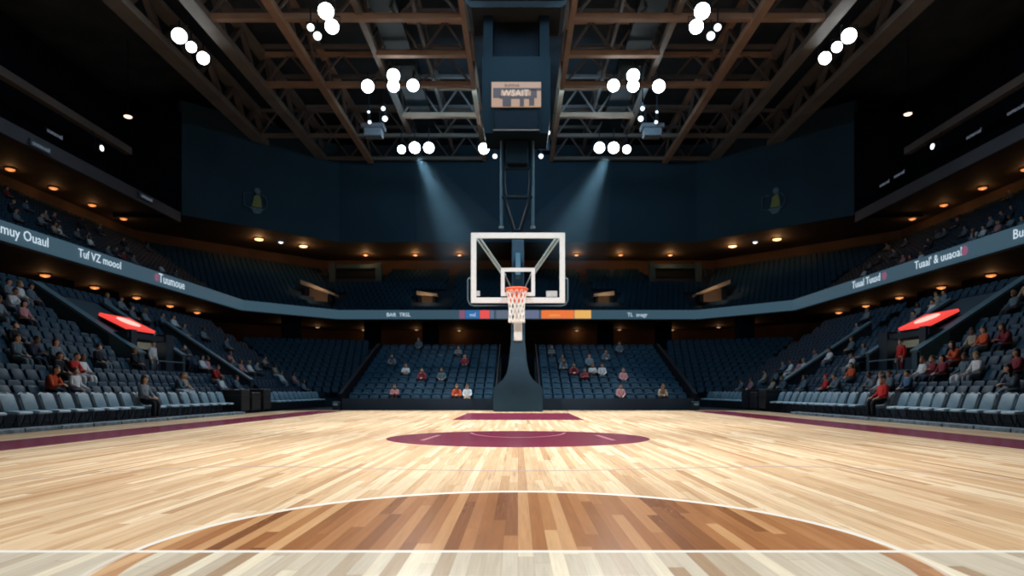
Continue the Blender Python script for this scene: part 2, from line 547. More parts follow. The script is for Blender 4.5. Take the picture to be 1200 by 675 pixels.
# back walls of the lower concourse and upper tier
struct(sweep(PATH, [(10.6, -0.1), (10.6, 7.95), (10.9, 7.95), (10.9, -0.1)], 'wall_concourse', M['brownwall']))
struct(sweep(PATH, [(12.2, 13.6), (12.2, 16.6), (12.5, 16.6), (12.5, 13.6)], 'wall_upper_back', M['brownwall']))
# suite level: fascia, soffit over upper tier, dark recess
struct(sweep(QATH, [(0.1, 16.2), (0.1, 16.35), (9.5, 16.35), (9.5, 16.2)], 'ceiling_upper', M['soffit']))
for s, seg in ((-1, (0, 1)), (1, (4, 5))):
    nm = 'left' if s < 0 else 'right'
    struct(sweep(QATH, [(0.0, 15.5), (0.0, 16.35), (0.22, 16.35), (0.22, 15.5)], 'trim_fascia_' + nm, M['fascia'], seg=seg))
    struct(sweep(QATH, [(5.0, 16.3), (5.0, 26), (5.3, 26), (5.3, 16.3)], 'wall_suite_' + nm, M['blackwall'], seg=seg))
    mb = MB().box((s * 31.2, 30, 20.2), (0.5, 44, 0.55))
    struct(mb.build('trim_suite_rail_' + nm, M['thinbeam']))
    mb = MB().box((s * 31.9, 56.0, 20.5), (5.9, 0.4, 9.0))
    struct(mb.build('wall_suite_end_' + nm, M['blackwall']))
struct(sweep(QATH, [(0.0, 16.15), (0.0, 26.0), (0.3, 26.0), (0.3, 16.15)], 'wall_back', M['bigwall'], seg=(1, 2, 3, 4)))
# outer shell and roof
struct(sweep(QATH, [(10.6, -0.1), (10.6, 31), (11.0, 31), (11.0, -0.1)], 'wall_outer', M['blackwall']))
mb = MB().box((0, 38, 29.3), (78, 76, 0.3))
struct(mb.build('ceiling', M['deck']))

# ---- concourse piers (dark) between the lit bays under the ribbon board
def path_pt(off, seg, t):
    o = offset_path(PATH, off); return o[seg].lerp(o[seg + 1], t)
for s in (-1, 1):
    nm = 'left' if s < 0 else 'right'
    for j, y in enumerate((40.6, 45.2, 49.9, 54.4)):
        mb = MB().box((s * 28.6, y, 6.45), (0.9, 1.1, 3.1))
        struct(mb.build('pillar_concourse_%s_%d' % (nm, j + 1), M['blackwall']))
    for j, x in enumerate((21.5, 15.0, 9.0)):
        d = 61.5 if x > 20 else 67.0
        mb = MB().box((s * x, d, 5.8), (1.6, 0.9, 4.4))
        struct(mb.build('pillar_end_%s_%d' % (nm, j + 1), M['blackwall']))
# ------------------------------------------------------------------ LED ribbon board
rib = tag(empty('ribbon_board', (0, 63.4, 8.1)), 'long slate LED ribbon board with white lettering wrapping round the upper tier front', 'LED board')
RO = Vector((0, 63.4, 8.1))
ZB, ZT = 8.06, 8.92
sides = offset_path(PATH, -0.05)
for i in range(len(PATH) - 1):
    a, b = sides[i], sides[i + 1]
    mb = MB()
    t = (b - a).normalized(); n = Vector((-t.y, t.x))
    q = [a, b, b + n * 0.28, a + n * 0.28]
    mb.add([(p.x, p.y, ZB) for p in q] + [(p.x, p.y, ZT) for p in q],
           [(3, 2, 1, 0), (4, 5, 6, 7), (0, 1, 5, 4), (1, 2, 6, 5), (2, 3, 7, 6), (3, 0, 4, 7)])
    o = mb.build('screen_panel', M['led'], rib); o.matrix_parent_inverse = Matrix.Translation(-RO)
def ribbon_text(body, p, right, size, m=None, ext=0.008):
    o = text_mesh(body, size, m or M['ledtext'], 'screen_lettering', rib, ext, frame_on_wall(p, right))
    o.matrix_parent_inverse = Matrix.Translation(-RO)
    return o
zc = (ZB + ZT) / 2
def on_side(s, xpx):
    """depth at which photo column xpx meets the side ribbon"""
    return abs(23.9 * F / (xpx - CX))
def side_text(body, s, x0, x1, size):
    d0, d1 = on_side(s, x0), on_side(s, x1)
    ribbon_text(body, (s * 23.90, (d0 + d1) / 2, zc + 0.02), (0, -s, 0), size)
side_text('Bunmuy Ouaul', -1, -16, 52, 0.70)
side_text('Tuf VZ moool', -1, 97, 138, 0.66)
side_text('Tuumoue', -1, 188, 215, 0.86)
side_text("Tuual Tuusd", 1, 1000, 1030, 0.72)
side_text("Tuaal' & uuaoal", 1, 1077, 1121, 0.68)
side_text('Buuaal', 1, 1183, 1225, 0.66)
for s, xp in ((-1, 183), (1, 1037), (1, 1131)):
    d = on_side(s, xp)
    mb = MB().lathe([(0.23, -0.01), (0.26, 0.0), (0.26, 0.012), (0.14, 0.012)], 20, rot=(PI / 2, 0, 0))
    o = mb.build('screen_roundel', M['ledpink'], rib)
    o.matrix_parent_inverse = Matrix.Translation(-RO)
    o.location = (s * 23.86, d, zc); o.rotation_euler = (0, 0, PI / 2)
yf = 63.62
def end_pt(x, y=369.0, d=63.48): return P(x, y, d)
for x, t in ((467, 'BAR  TRSL'), (747, 'TL  anagr')):
    ribbon_text(t, end_pt(x), (1, 0, 0), 0.52)
for x0, x1, mk in ((538, 545, 'ledpink'), (545, 562, 'ledblue'), (562, 574, 'ledred'), (574, 579, 'ledlav'), (581, 600, 'ledgrey'), (613, 632, 'ledlav'), (634, 673, 'ledorange'), (673, 693, 'ledyellow')):
    a, b = end_pt(x0), end_pt(x1)
    mb = MB().box(((a.x + b.x) / 2, 63.52, zc), (b.x - a.x - 0.06, 0.05, 0.80))
    o = mb.build('screen_advert', M[mk], rib); o.matrix_parent_inverse = Matrix.Translation(-RO)
ribbon_text('nel', end_pt(554, 369), (1, 0, 0), 0.5)
ribbon_text('aunno', end_pt(650, 369), (1, 0, 0), 0.45, M['ledyellow'])

# ------------------------------------------------------------------ small lettering boards on the suite level
def sign_strip(s, ratio_x, px0, px1, yline, label):
    X = s * ratio_x
    d0, d1 = abs(X * F / (px0 - CX)), abs(X * F / (px1 - CX))
    z = 1 + (CY - yline) * ((d0 + d1) / 2) / F
    L_ = abs(d1 - d0)
    e = tag(empty('letter_board', (X, (d0 + d1) / 2, z)), label, 'sign')
    mb = MB().box((0, 0, 0), (0.06, L_, 0.42)); mb.build('backing', M['rail'] if ratio_x < 29 else M['blackwall'], e)
    text_mesh('uunaoual', 0.40, M['signtext'], 'lettering', e, 0.006, frame_on_wall((-s * 0.045, 0, 0), (0, -s, 0)))
    return e
sign_strip(-1, 28.85, 35, 60, 172, 'pale narrow board on grey fascia above upper tier, near end, grey-jacket side')
sign_strip(-1, 28.85, 163, 180, 232, 'pale narrow board on grey fascia above upper tier, far end, grey-jacket side')
sign_strip(-1, 30.9, 52, 75, 157, 'thin pale lettered strip hung in the dark suite level, grey-jacket side')
sign_strip(1, 30.9, 1031, 1043, 215, 'thin lettered strip, farthest of four in the dark suite level, red-jacket side')
sign_strip(1, 30.9, 1045, 1064, 204, 'thin lettered strip, second from far end in dark suite level, red-jacket side')
sign_strip(1, 30.9, 1130, 1154, 157, 'thin lettered strip, third from far end in dark suite level, red-jacket side')
sign_strip(1, 30.9, 1178, 1205, 128, 'thin lettered strip, fourth from far end in dark suite level, red-jacket side')

# ------------------------------------------------------------------ wall emblems (abstract)
def emblem(s):
    px, py = (300, 235) if s < 0 else (909, 235)
    a, b = Vector((s * 29.0, 55.8)), Vector((s * 18.2, 66.0))
    k = (px - CX) / F
    # solve a + t(b-a) on ray x = k*y
    t = (k * a.y - a.x) / ((b.x - a.x) - k * (b.y - a.y))
    p = a.lerp(b, t)
    n = Vector((-(b - a).normalized().y, (b - a).normalized().x)) * (1 if s < 0 else -1)
    q = p - n * 0.12 if n.y > 0 else p + n * 0.12
    z = 1 + (CY - py) * p.y / F
    right = Vector(((b - a).x, (b - a).y, 0)) * (1 if s < 0 else -1)
    e = tag(empty('wall_emblem', (0, 0, 0)), 'faint emblem of ring and olive figure on back wall, on %s' % ('grey-jacket side' if s < 0 else 'red-jacket side'), 'emblem')
    e.matrix_world = frame_on_wall((q.x, q.y, z), right)
    u = p.y / F            # metres per pixel
    mb = MB()
    pts = [(9 * u * math.cos(w) + 3 * u, 9.5 * u * math.sin(w) - 2 * u, 0.03) for w in [-2.0 + 4.0 * i / 14 for i in range(15)]]
    for i in range(14): mb.beam(pts[i], pts[i + 1], 0.04, 3.2 * u)
    mb.build('ring', M['emblem_ring'], e)
    mb = MB()
    for a_, b_ in (((-15, 6), (-15, -9)), ((-15, 6), (-7, 7)), ((-15, -9), (-3, -12))):
        mb.beam((a_[0] * u, a_[1] * u, 0.03), (b_[0] * u, b_[1] * u, 0.03), 0.04, 3 * u)
    mb.build('bracket_mark', M['emblem_ring'], e)
    mb = MB().prism([(x * u, y * u, 0) for x, y in ((-5.5, -8), (6, -8), (5, 2), (3, 8), (-3, 4))], (0, 0, 0), (0, 0, 0.06))
    mb.build('figure', M['emblem_fig'], e)
    mb = MB().lathe([(3.6 * u, 0.0), (3.6 * u, 0.05), (2.0 * u, 0.07)], 16, (1 * u, 11 * u, 0)); mb.build('figure_head', M['emblem_ring'], e)
    mb = MB().prism([(x * u, y * u, 0) for x, y in ((-8, -9), (8, -9), (4, -15), (-3, -16))], (0, 0, 0), (0, 0, 0.06))
    mb.build('foot_mark', M['emblem_ring'], e)
for s in (-1, 1): emblem(s)

# ------------------------------------------------------------------ ceiling lamps (small, warm)
def soffit_lamp(name, p, m, r, label, light=0.0, group=None):
    e = tag(empty(name, p), label, 'lamp', group)
    MB().lathe([(r * 1.15, 0.0), (r * 1.15, -0.06), (r * 1.02, -0.10)], 18).build('trim_ring', M['housing'], e)
    MB().lathe([(r * 1.0, -0.08), (r * 0.92, -0.16), (r * 0.6, -0.21), (r * 0.2, -0.235)], 18).build('bulb', m, e)
    if light:
        l = bpy.data.lights.new('lamp_light', 'POINT'); l.energy = light * 0.22; l.color = (1.0, 0.50, 0.20); l.shadow_soft_size = 0.12
        lo = bpy.data.objects.new('lamp_light', l); COL.objects.link(lo); lo.parent = e; lo.location = (0, 0, -0.42)
    return e
for s in (-1, 1):
    for j, d in enumerate((38.4, 42.9, 47.6, 52.2, 56.6)):
        soffit_lamp('soffit_lamp', (s * 28.0, d, 7.95), M['amberlow'], 0.27, 'small amber lamp, %s from near end under the ribbon board, %s side' % (ordn(j + 1), SIDE[s]), 55)
    for j, (x, y) in enumerate(((335, 378), (372, 382), (426, 385), (488, 385), (538, 386))):
        d = 69.0 if j < 2 else 72.5
        d = F * 6.95 / (CY - y)
        X = (x - CX) * d / F * (-s) * -1 if s < 0 else -(x - CX) * d / F
        soffit_lamp('soffit_lamp', (X if s > 0 else (x - CX) * d / F, d, 7.95), M['faintdot'], 0.24, 'dim lamp under the end ribbon board, %s from the corner, %s half' % (ordn(j + 1), SIDE[s]), 45)
    for j, d in enumerate((44.2, 48.3, 52.7, 56.9)):
        soffit_lamp('soffit_lamp', (s * 34.6, d, 16.2), M['amberlow'], 0.29, 'amber lamp over upper tier seating, %s from near end, %s side' % (ordn(j + 1), SIDE[s]), 60)
    for j, (X, d, big) in enumerate(((25.8, 64.6, 1), (22.4, 67.7, 1), (16.9, 72.0, 0), (11.4, 72.0, 0), (6.5, 72.0, 0))):
        soffit_lamp('soffit_lamp', (s * X, d, 16.2), M['amber'] if big else M['amberlow'], 0.42 if big else 0.28,
                    '%s amber lamp below the back wall, %s from the corner, %s half' % ('bright' if big else 'dim', ordn(j + 1), SIDE[s]), 300 if big else 260)
    p = P(150 if s < 0 else 1064, 135 if s < 0 else 132, 52)
    e = soffit_lamp('roof_downlight', p, M['warmdot'], 0.30, 'single small warm downlight under the dark outer roof, %s side' % SIDE[s])
    MB().tube([(0, 0, 0), (0, 0, 29.2 - p.z)], 0.03, 6).build('drop_rod', M['housing'], e)
    # grey-white lamp between the two bright amber ones
    p = Vector((s * 24.1, 65.9, 16.2))
    e = soffit_lamp('soffit_lamp', p, M['smalllens'], 0.22, 'dim white lamp between two bright amber lamps, %s half' % SIDE[s])
    # little camera-like spotlight on the suite rail
    p = P(115 if s < 0 else 1097, 173 if s < 0 else 171, 30.6 * F / abs((115 if s < 0 else 1097) - CX))
    e = tag(empty('rail_spotlight', p), 'small white spotlight clamped to the suite level rail, %s side' % SIDE[s], 'spotlight')
    MB().box((0, 0, 0), (0.5, 0.5, 0.45), bev=0.05).build('body', M['housing'], e)
    MB().lathe([(0.20, 0.0), (0.20, 0.05), (0.12, 0.07)], 14, (-s * 0.26, -0.02, -0.05), rot=(0, -s * PI / 2, 0)).build('lens', M['smalllens'], e)
    MB().tube([(s * .1, 0, .2), (s * .35, 0, 1.0), (s * .6, 0, 20.0 - p.z + 0.1)], 0.04, 6).build('bracket', M['housing'], e)
HAZE = bpy.data.materials.new('haze'); HAZE.use_nodes = True
_nt = HAZE.node_tree; _nt.nodes.clear()
_o = _nt.nodes.new('ShaderNodeOutputMaterial'); _v = _nt.nodes.new('ShaderNodeVolumeScatter')
_v.inputs['Color'].default_value = (0.75, 0.9, 1.0, 1); _v.inputs['Density'].default_value = 0.012; _v.inputs['Anisotropy'].default_value = 0.2
_nt.links.new(_v.outputs[0], _o.inputs['Volume'])
# ------------------------------------------------------------------ roof trusses
ZC = 24.3
def truss(a, b, w, h, depth_, label, m, web=None, name='roof_truss', step=4.2, topm=None):
    a = Vector(a); b = Vector(b)
    e = tag(empty(name, a), label, 'roof truss')
    MB().beam((0, 0, 0), b - a, w, h).build('bottom_chord', m, e)
    up = Vector((0, 0, depth_))
    MB().beam(up, b - a + up, w * 0.8, h * 0.8).build('top_chord', topm or m, e)
    n = max(2, int((b - a).length / step))
    mb = MB()
    for i in range(n):
        p, q = (b - a) * (i / n), (b - a) * ((i + 1) / n)
        mid = (p + q) / 2 + up
        mb.beam(p, mid, w * 0.35, w * 0.35); mb.beam(mid, q, w * 0.35, w * 0.35)
    mb.build('web', web or M['thinbeam'], e)
    return e
who = {-1: 'grey-jacket side', 1: 'red-jacket side'}
for s in (-1, 1):
    truss((s * 24.0, 4, ZC), (s * 24.0, 65.8, ZC), 1.15, 0.5, 2.4, 'broad grey-brown roof girder running lengthwise, outermost on the %s' % who[s], M['beamgrey'], name='roof_girder')
    truss((s * 19.6, 4, ZC), (s * 19.6, 65.8, ZC), 0.9, 0.45, 2.4, 'broad grey-brown roof girder running lengthwise, second inward on the %s' % who[s], M['beamgrey'], name='roof_girder')
    truss((s * 14.9, 4, ZC - .05), (s * 14.9, 65.8, ZC - .05), 0.55, 0.45, 2.4, 'narrow brown roof girder running lengthwise, third inward on the %s' % who[s], M['beam'], name='roof_girder')
    truss((s * 9.9, 4, ZC + .3), (s * 9.9, 65.8, ZC + .3), 0.40, 0.4, 2.2, 'narrow brown roof girder above the floodlights, fourth inward on the %s' % who[s], M['beamgrey'], name='roof_girder')
    truss((s * 3.4, 4, ZC + .1), (s * 3.4, 65.8, ZC + .1), 0.34, 0.34, 2.2, 'slim brown roof girder beside the hanging scoreboard, %s' % who[s], M['beam'], name='roof_girder')
    truss((s * 6.6, 4, ZC + 1.1), (s * 6.6, 65.8, ZC + 1.1), 0.22, 0.3, 1.6, 'thin dim roof girder between scoreboard and floodlights, %s' % who[s], M['thinbeam'], name='roof_girder')
rows = [(28.0, 1), (32.4, 1), (36.6, 1), (40.6, 1), (45.0, 0), (49.5, 1), (55.0, 0), (59.4, 2), (65.2, 2)]
cj = 0
for d, full in rows:
    cj += 1
    for s in (-1, 1):
        x1 = 19.4 if full == 1 else 9.8
        if full == 2: x1 = 23.6
        y = d
        truss((s * 3.5, y, ZC + .06), (s * x1, y, ZC + .06), 0.42, 0.36 if full < 2 else 0.3, 2.3,
              '%s brown roof crossbeam, %s counted back from the back wall, %s' % ('long' if full else 'short', ordn(len(rows) + 1 - cj), who[s]), M['beam'] if full < 2 else M['beamgrey'], step=3.2, name='roof_crossbeam')
        # a dimmer purlin between the crossbeams
        if d < 62:
            mb = MB().beam((0, 0, 0), (s * 15.0, 0, 0), 0.22, 0.26)
            o = mb.build('roof_purlin', M['thinbeam']); o.location = (s * 3.6, y + 2.1, ZC + 1.7)
            tag(o, 'thin dim roof purlin behind the %s crossbeam from the back wall, %s' % (ordn(len(rows) + 1 - cj), who[s]), 'purlin')

# catwalks carrying the floodlights
for s in (-1, 1):
    e = tag(empty('catwalk', (s * 8.4, 30, ZC + 0.75)), 'dark blue-black lighting catwalk under the roof, %s' % who[s], 'catwalk')
    MB().box((0, 15.0, 0), (1.7, 34, 0.14)).build('deck', M['catwalk'], e)
    for q in (-1, 1):
        mb = MB().tube([(q * 0.75, -2, 1.0), (q * 0.75, 32, 1.0)], 0.04, 6)
        for k in range(18): mb.tube([(q * 0.75, -2 + 2 * k, 0.05), (q * 0.75, -2 + 2 * k, 1.0)], 0.03, 6)
        mb.build('railing', M['catwalk'], e)

# ------------------------------------------------------------------ floodlights
SPOTS = []
def floodlight(px, py, z, r, label, aim, watts, lens=None, square=False, name='floodlight'):
    d = F * (z - 1) / (CY - py)
    p = P(px, py, d); r *= 0.88
    e = tag(empty(name, p), label, 'floodlight')
    t = (Vector(aim) - p).normalized()
    view = (Vector((0, 0, 1)) - p).normalized()
    face = (t * 0.45 + view * 0.55).normalized()           # the lamp head is tipped down towards the court
    q = face.to_track_quat('Z', 'Y')
    body = MB().lathe([(r * 0.55, -r * 1.1), (r * 0.9, -r * 0.7), (r * 1.12, -0.02), (r * 1.12, 0.05), (r * 1.0, 0.05)], 20).build('housing', M['housing'], e, True)
    le = MB().lathe([(r, 0.0), (r, 0.06), (r * 0.7, 0.11 * r + .06), (r * 0.3, 0.15 * r + .06)], 24).build('lens', lens or M['lens'], e)
    for o in (body, le):
        o.rotation_mode = 'QUATERNION'; o.rotation_quaternion = q
    yk = MB().tube([(-r * 1.2, 0, 0), (-r * 1.2, 0, r * 1.5), (r * 1.2, 0, r * 1.5), (r * 1.2, 0, 0)], 0.035, 6)
    yk.tube([(0, 0, r * 1.5), (0, 0, max(ZC - p.z + 0.05, r * 1.6))], 0.05, 6)
    yk.build('yoke', M['housing'], e)
    if watts:
        SPOTS.append((p + face * (r * 0.4 + 0.25), Vector(aim), watts, r))
    return e
A_ = [(210, 42, .50), (224, 55, .36), (238, 68, .44)]
for s in (-1, 1):
    mxp = (lambda x: x) if s < 0 else (lambda x: 2 * 602.5 - x)
    for j, (x, y, r) in enumerate(A_):
        floodlight(mxp(x), y, 23.4, r, 'white floodlight, %s of the slanted trio by the outer girder, %s' % (('upper', 'middle', 'lower')[j], who[s]), (-s * 2, 20, 0), 1.0)
    for j, (x, y, r, sm) in enumerate(((382, 13, .50, 0), (389, 31, .46, 0), (364, 32, .24, 1), (372, 42, .28, 1))):
        floodlight(mxp(x), y, 23.2, r, ('large %s floodlight of the paired high cluster, %s', 'small %s floodlight beside the paired high cluster, %s')[sm] % (('upper', 'lower')[j % 2], who[s]),
                   (s * 2, 16, 0), 0 if sm else 1.0, M['smalllens'] if sm else None)
    for j, (x, y, r) in enumerate(((431, 101, .50), (461, 88.5, .50), (461, 100.5, .48), (484, 100, .48))):
        floodlight(mxp(x) if s < 0 else mxp(x) - 2, y, 23.3, r, 'bright floodlight of the four in the middle row, %s, %s' % (('outermost', 'upper of stacked pair', 'lower of stacked pair', 'innermost')[j], who[s]), (s * 3, 24, 0), 1.0)
    for j, (x, y, r) in enumerate(((470.5, 175, .40), (486, 173, .54), (502.5, 173, .52))):
        floodlight(mxp(x), y, 22.6, r, 'bright floodlight of the low trio before the back wall, %s, %s' % (('outermost', 'middle', 'innermost')[j], who[s]), (s * 5, 30, 0), 0.45)
    x = 438 if s < 0 else 764
    p = P(x, 153, 54)
    e = tag(empty('projector', p), 'grey boxy projector hung under the roof, %s' % who[s], 'projector')
    MB().box((0, 0, 0.25), (1.85, 1.2, 0.35), bev=0.05).build('body', M['boxgrey'], e)
    MB().box((0, 0, -0.25), (1.45, 1.0, 0.65), bev=0.08).build('lower_body', M['boxgrey'], e)
    MB().tube([(-.5, 0, .4), (-.5, 0, ZC - p.z + .2)], 0.04, 6).tube([(.5, 0, .4), (.5, 0, ZC - p.z + .2)], 0.04, 6).build('hanger', M['housing'], e)
    for j, (qx, qy, rr) in enumerate(((433, 143, .15), (432, 131, .11), (451, 139, .24), (449, 127, .18))):
        floodlight(qx if s < 0 else 1202 - qx, qy, 23.0 - 0.25 * (j % 2), rr, 'tiny lamp above the grey projector, %s, %s' % (('lower outer', 'upper outer', 'lower inner', 'upper inner')[j], who[s]), (0, 30, 0), 0, M['smalllens'], name='small_floodlight')
floodlight(567, 174, 22.6, .52, 'single bright floodlight beside the hanging mast under the scoreboard', (0, 30, 0), 0.45)
for x, y, t in ((570, 156, 'small white lamp at scoreboard base, on the single-floodlight side'), (642, 155, 'small white lamp at scoreboard base, on the loudspeaker side'),
                (580, 183, 'small white lamp just below the single floodlight'), (634, 183, 'small white lamp just below the black loudspeaker')):
    floodlight(x, y, 15.6 if y < 160 else 21.5, .15 if y < 160 else .22, t, (0, 30, 0), 0, M['smalllens'], name='small_floodlight')
p = P(637, 172, 58)
e = tag(empty('loudspeaker', p), 'black box loudspeaker hanging beside the mast under the scoreboard', 'loudspeaker')
MB().box((0, 0, 0), (1.15, 0.9, 1.1), bev=0.06).build('cabinet', M['black'], e)
MB().box((0, -0.47, 0), (0.95, 0.04, 0.9)).build('grille', M['tealbox'], e)
MB().tube([(-.3, 0, .5), (-.3, 0, ZC - p.z)], 0.03, 6).tube([(.3, 0, .5), (.3, 0, ZC - p.z)], 0.03, 6).build('hanger', M['housing'], e)

# hazy shafts of light below the low trios (real fog volumes lit by a narrow beam)
BEAMS = []
for s in (-1, 1):
    q0 = P(489 if s < 0 else 713, 181, 59.2); q1 = P(545 if s < 0 else 657, 300, 55.5)
    ax = (q1 - q0); L_ = ax.length
    hz = MB().lathe([(0.62, 0.0), (4.3, L_ - 0.6)], 24).build('light_haze', HAZE)
    hz.location = q0 + ax.normalized() * 0.6; hz.rotation_mode = 'QUATERNION'; hz.rotation_quaternion = ax.to_track_quat('Z', 'Y')
    tag(hz, 'faint bluish shaft of hazy light below the low floodlight trio, %s' % who[s], 'haze', kind='stuff')
    BEAMS.append((q0 - ax.normalized() * 0.2, q1))
# ------------------------------------------------------------------ scoreboard, hung over the court
SD = 33.0
u = SD / F
def sp(x, y): return P(x, y, SD)
zbase = sp(605, 156).z
e = tag(empty('scoreboard', (sp(605, 0).x, SD, zbase)), 'tall dark hanging scoreboard with a glowing peach screen', 'scoreboard')
Z = lambda y: 1 + (CY - y) * u - zbase
hw = 40 * u
MB().prism([(-hw * .93, 0, Z(156)), (hw * .93, 0, Z(156)), (hw, 0, Z(140)), (hw, 0, Z(66)), (hw * .97, 0, Z(66)), (-hw * .97, 0, Z(66)), (-hw, 0, Z(66)), (-hw, 0, Z(140))], (0, 0, 0), (0, 2.2, 0)).build('lower_cabinet', M['scoreboard'], e)
for q in (-1, 1):
    MB().box((q * 33 * u, 0.6, (Z(66) + Z(14)) / 2), (11 * u, 1.2, Z(14) - Z(66))).build('side_column', M['scoreboard'], e)
MB().box((0, 1.0, (Z(66) + Z(14)) / 2), (54 * u, 0.8, Z(14) - Z(66))).build('core', M['black'], e)
sc = MB().box((0.0, -0.06, (Z(97) + Z(126)) / 2), (58 * u, 0.10, 29 * u), bev=0.02).build('screen', M['screen'], e)
def scr(x0, x1, y0, y1, mk):
    c = sp((x0 + x1) / 2, 0).x - sp(605, 0).x
    MB().box((c, -0.125, (Z(y0) + Z(y1)) / 2), ((x1 - x0) * u, 0.03, abs(y1 - y0) * u)).build('screen_block', M[mk], sc)
for b_ in ((578, 634, 104.5, 107.5, 'screendark'), (578, 587, 107.5, 116, 'screendark'), (622, 629, 106, 116, 'screendark'), (589, 599, 117, 126, 'screendark'), (609, 614, 117, 126, 'screendark'), (620, 626, 116, 125, 'screendark'), (586, 622, 113.5, 117, 'screendark')):
    scr(*b_)
text_mesh('WSAIT', 10.5 * u, M['screenpale'], 'screen_lettering', sc, 0.01, frame_on_wall((sp(604, 0).x - sp(605, 0).x, -0.16, Z(111)), (1, 0, 0)))
text_mesh('aunoua', 6.0 * u, M['screendark'], 'screen_lettering', sc, 0.01, frame_on_wall((sp(600, 0).x - sp(605, 0).x, -0.14, Z(101)), (1, 0, 0)))
MB().box((0, -0.03, (Z(131) + Z(151)) / 2), (52 * u, 0.06, 20 * u)).build('recess_panel', M['black'], e)
for q in (-1, 1):
    MB().box((q * 27 * u, -0.06, (Z(128) + Z(153)) / 2), (1.2 * u, 0.10, 25 * u)).build('panel_edge', M['scoreboard'], e)
MB().box((0, -0.06, Z(153)), (55 * u, 0.10, 1.3 * u)).build('panel_edge', M['thinbeam'], e)
# head display with rounded lower corners
hx = 60 * u
pr = [(-hx, 0, Z(-34)), (hx, 0, Z(-34)), (hx, 0, Z(8)), (hx * .95, 0, Z(14)), (hx * .86, 0, Z(18)), (-hx * .86, 0, Z(18)), (-hx * .95, 0, Z(14)), (-hx, 0, Z(8))]
MB().prism([(x, -0.7, z) for x, _, z in pr], (0, 0, 0), (0, 2.6, 0)).build('head_cabinet', M['headshell'], e)
MB().box((0, -0.73, Z(-12)), (108 * u, 0.06, 44 * u)).build('head_panel', M['black'], e)
for x0, x1, mk in ((554, 582, 'boardbeige'), (584, 588, 'boardpink'), (591, 600, 'boardteal'), (602, 615, 'boardteal'), (618, 623, 'boardteal'), (626, 630, 'boardpink'), (634, 660, 'boardbeige')):
    c = sp((x0 + x1) / 2, 0).x - sp(605, 0).x
    MB().box((c, -0.78, Z(-3)), ((x1 - x0) * u, 0.05, 11 * u)).build('display_panel', M[mk], e)
MB().tube([(-1.4, 0.5, Z(-34)), (-1.4, 0.5, ZC + .2 - zbase)], 0.06, 6).build('cable', M['housing'], e)
MB().tube([(1.4, 0.5, Z(-34)), (1.4, 0.5, ZC + .2 - zbase)], 0.06, 6).build('cable', M['housing'], e)

# hanging mast below it
p0 = Vector((sp(606, 0).x, SD + 0.9, zbase - 0.06))
e = tag(empty('hanging_mast', p0), 'dark tubular mast hanging below the scoreboard, above the backboard', 'mast')
um = (SD + 0.9) / F
Zm = lambda y: -(y - 156) * um
for q in (-1, 1):
    MB().tube([(q * 18.5 * um, 0, 0), (q * 18.5 * um, 0, Zm(256))], 0.075, 8).build('rail', M['rail'], e)
    MB().tube([(q * 18.5 * um, 0, Zm(256)), (q * 18.5 * um, 0, Zm(258.5))], 0.13, 8).build('foot', M['steel'], e)
    MB().tube([(q * 16 * um, 0, 0), (q * 16 * um, 0, Zm(205)), (q * 13 * um, 0, Zm(232)), (q * 3 * um, 0, Zm(264))], 0.10, 8).build('strut', M['scoreboard'], e)
MB().box((0, 0, (Zm(157) + Zm(184)) / 2), (25 * um, 0.5, 27 * um), bev=0.05).build('winch_box', M['scoreboard'], e)
for y in (188, 222):
    MB().tube([(-18 * um, 0, Zm(y)), (18 * um, 0, Zm(y))], 0.09, 8).build('rung', M['scoreboard'], e)
MB().box((0, 0, Zm(264)), (9 * um, 0.4, 8 * um), bev=0.05).build('end_block', M['scoreboard'], e)
# ------------------------------------------------------------------ basketball hoop on its stand
HD = 29.4                                    # distance of the glass
uh = HD / F
hx0 = 0.0
def HX(x): return (x - 607) * uh
def HZ(y): return 1 + (CY - y) * uh
hoop = tag(empty('basketball_hoop', (0, 31.6, 0)), 'basketball hoop with clear white-framed backboard on a navy padded stand', 'basketball hoop')
def hb(mb, name, m, parent=None, smooth=False):
    o = mb.build(name, m, parent or hoop, smooth)
    if parent is None: o.matrix_parent_inverse = Matrix.Translation((0, -31.6, 0))
    return o
# padded stand: profile across x, swept front to back
half = [(0, 1.18), (1.08, 1.18), (1.22, 1.10), (1.36, 0.92), (1.55, 0.72), (1.80, 0.56), (2.1, 0.48), (2.6, 0.41), (3.35, 0.34)]
mb = MB()
front = [(x, 31.0, z) for z, x in half]
vs = []
n = len(half)
for yy, k in ((31.0, 0), (31.0, 1)):
    pass
def dep(z): return 31.0 + 0.25 * min(z, 3) / 3, 34.2 - 1.9 * min(1.0, z / 2.0)
ring = []
for z, x in half:
    y0, y1 = dep(z)
    ring.append([(-x, y0, z), (x, y0, z), (x, y1, z), (-x, y1, z)])
for r_ in ring: vs += r_
fs = [(3, 2, 1, 0)]
for i in range(n - 1):
    for j in range(4):
        fs.append((i * 4 + j, i * 4 + (j + 1) % 4, (i + 1) * 4 + (j + 1) % 4, (i + 1) * 4 + j))
fs.append(tuple(range((n - 1) * 4, n * 4)))
mb.add(vs, fs)
hb(mb, 'padded_base', M['basepad'])
hb(MB().box((0, 31.6, 4.1), (0.66, 0.7, 1.6), bev=0.06), 'column', M['tealpad'])
hb(MB().box((0, 31.6, 6.5), (0.58, 0.6, 3.6), bev=0.06), 'column_top', M['basepad'])
hb(MB().box((0.0, 31.16, 4.28), (0.40, 0.14, 1.75), bev=0.05), 'white_pad', M['whitepad'])
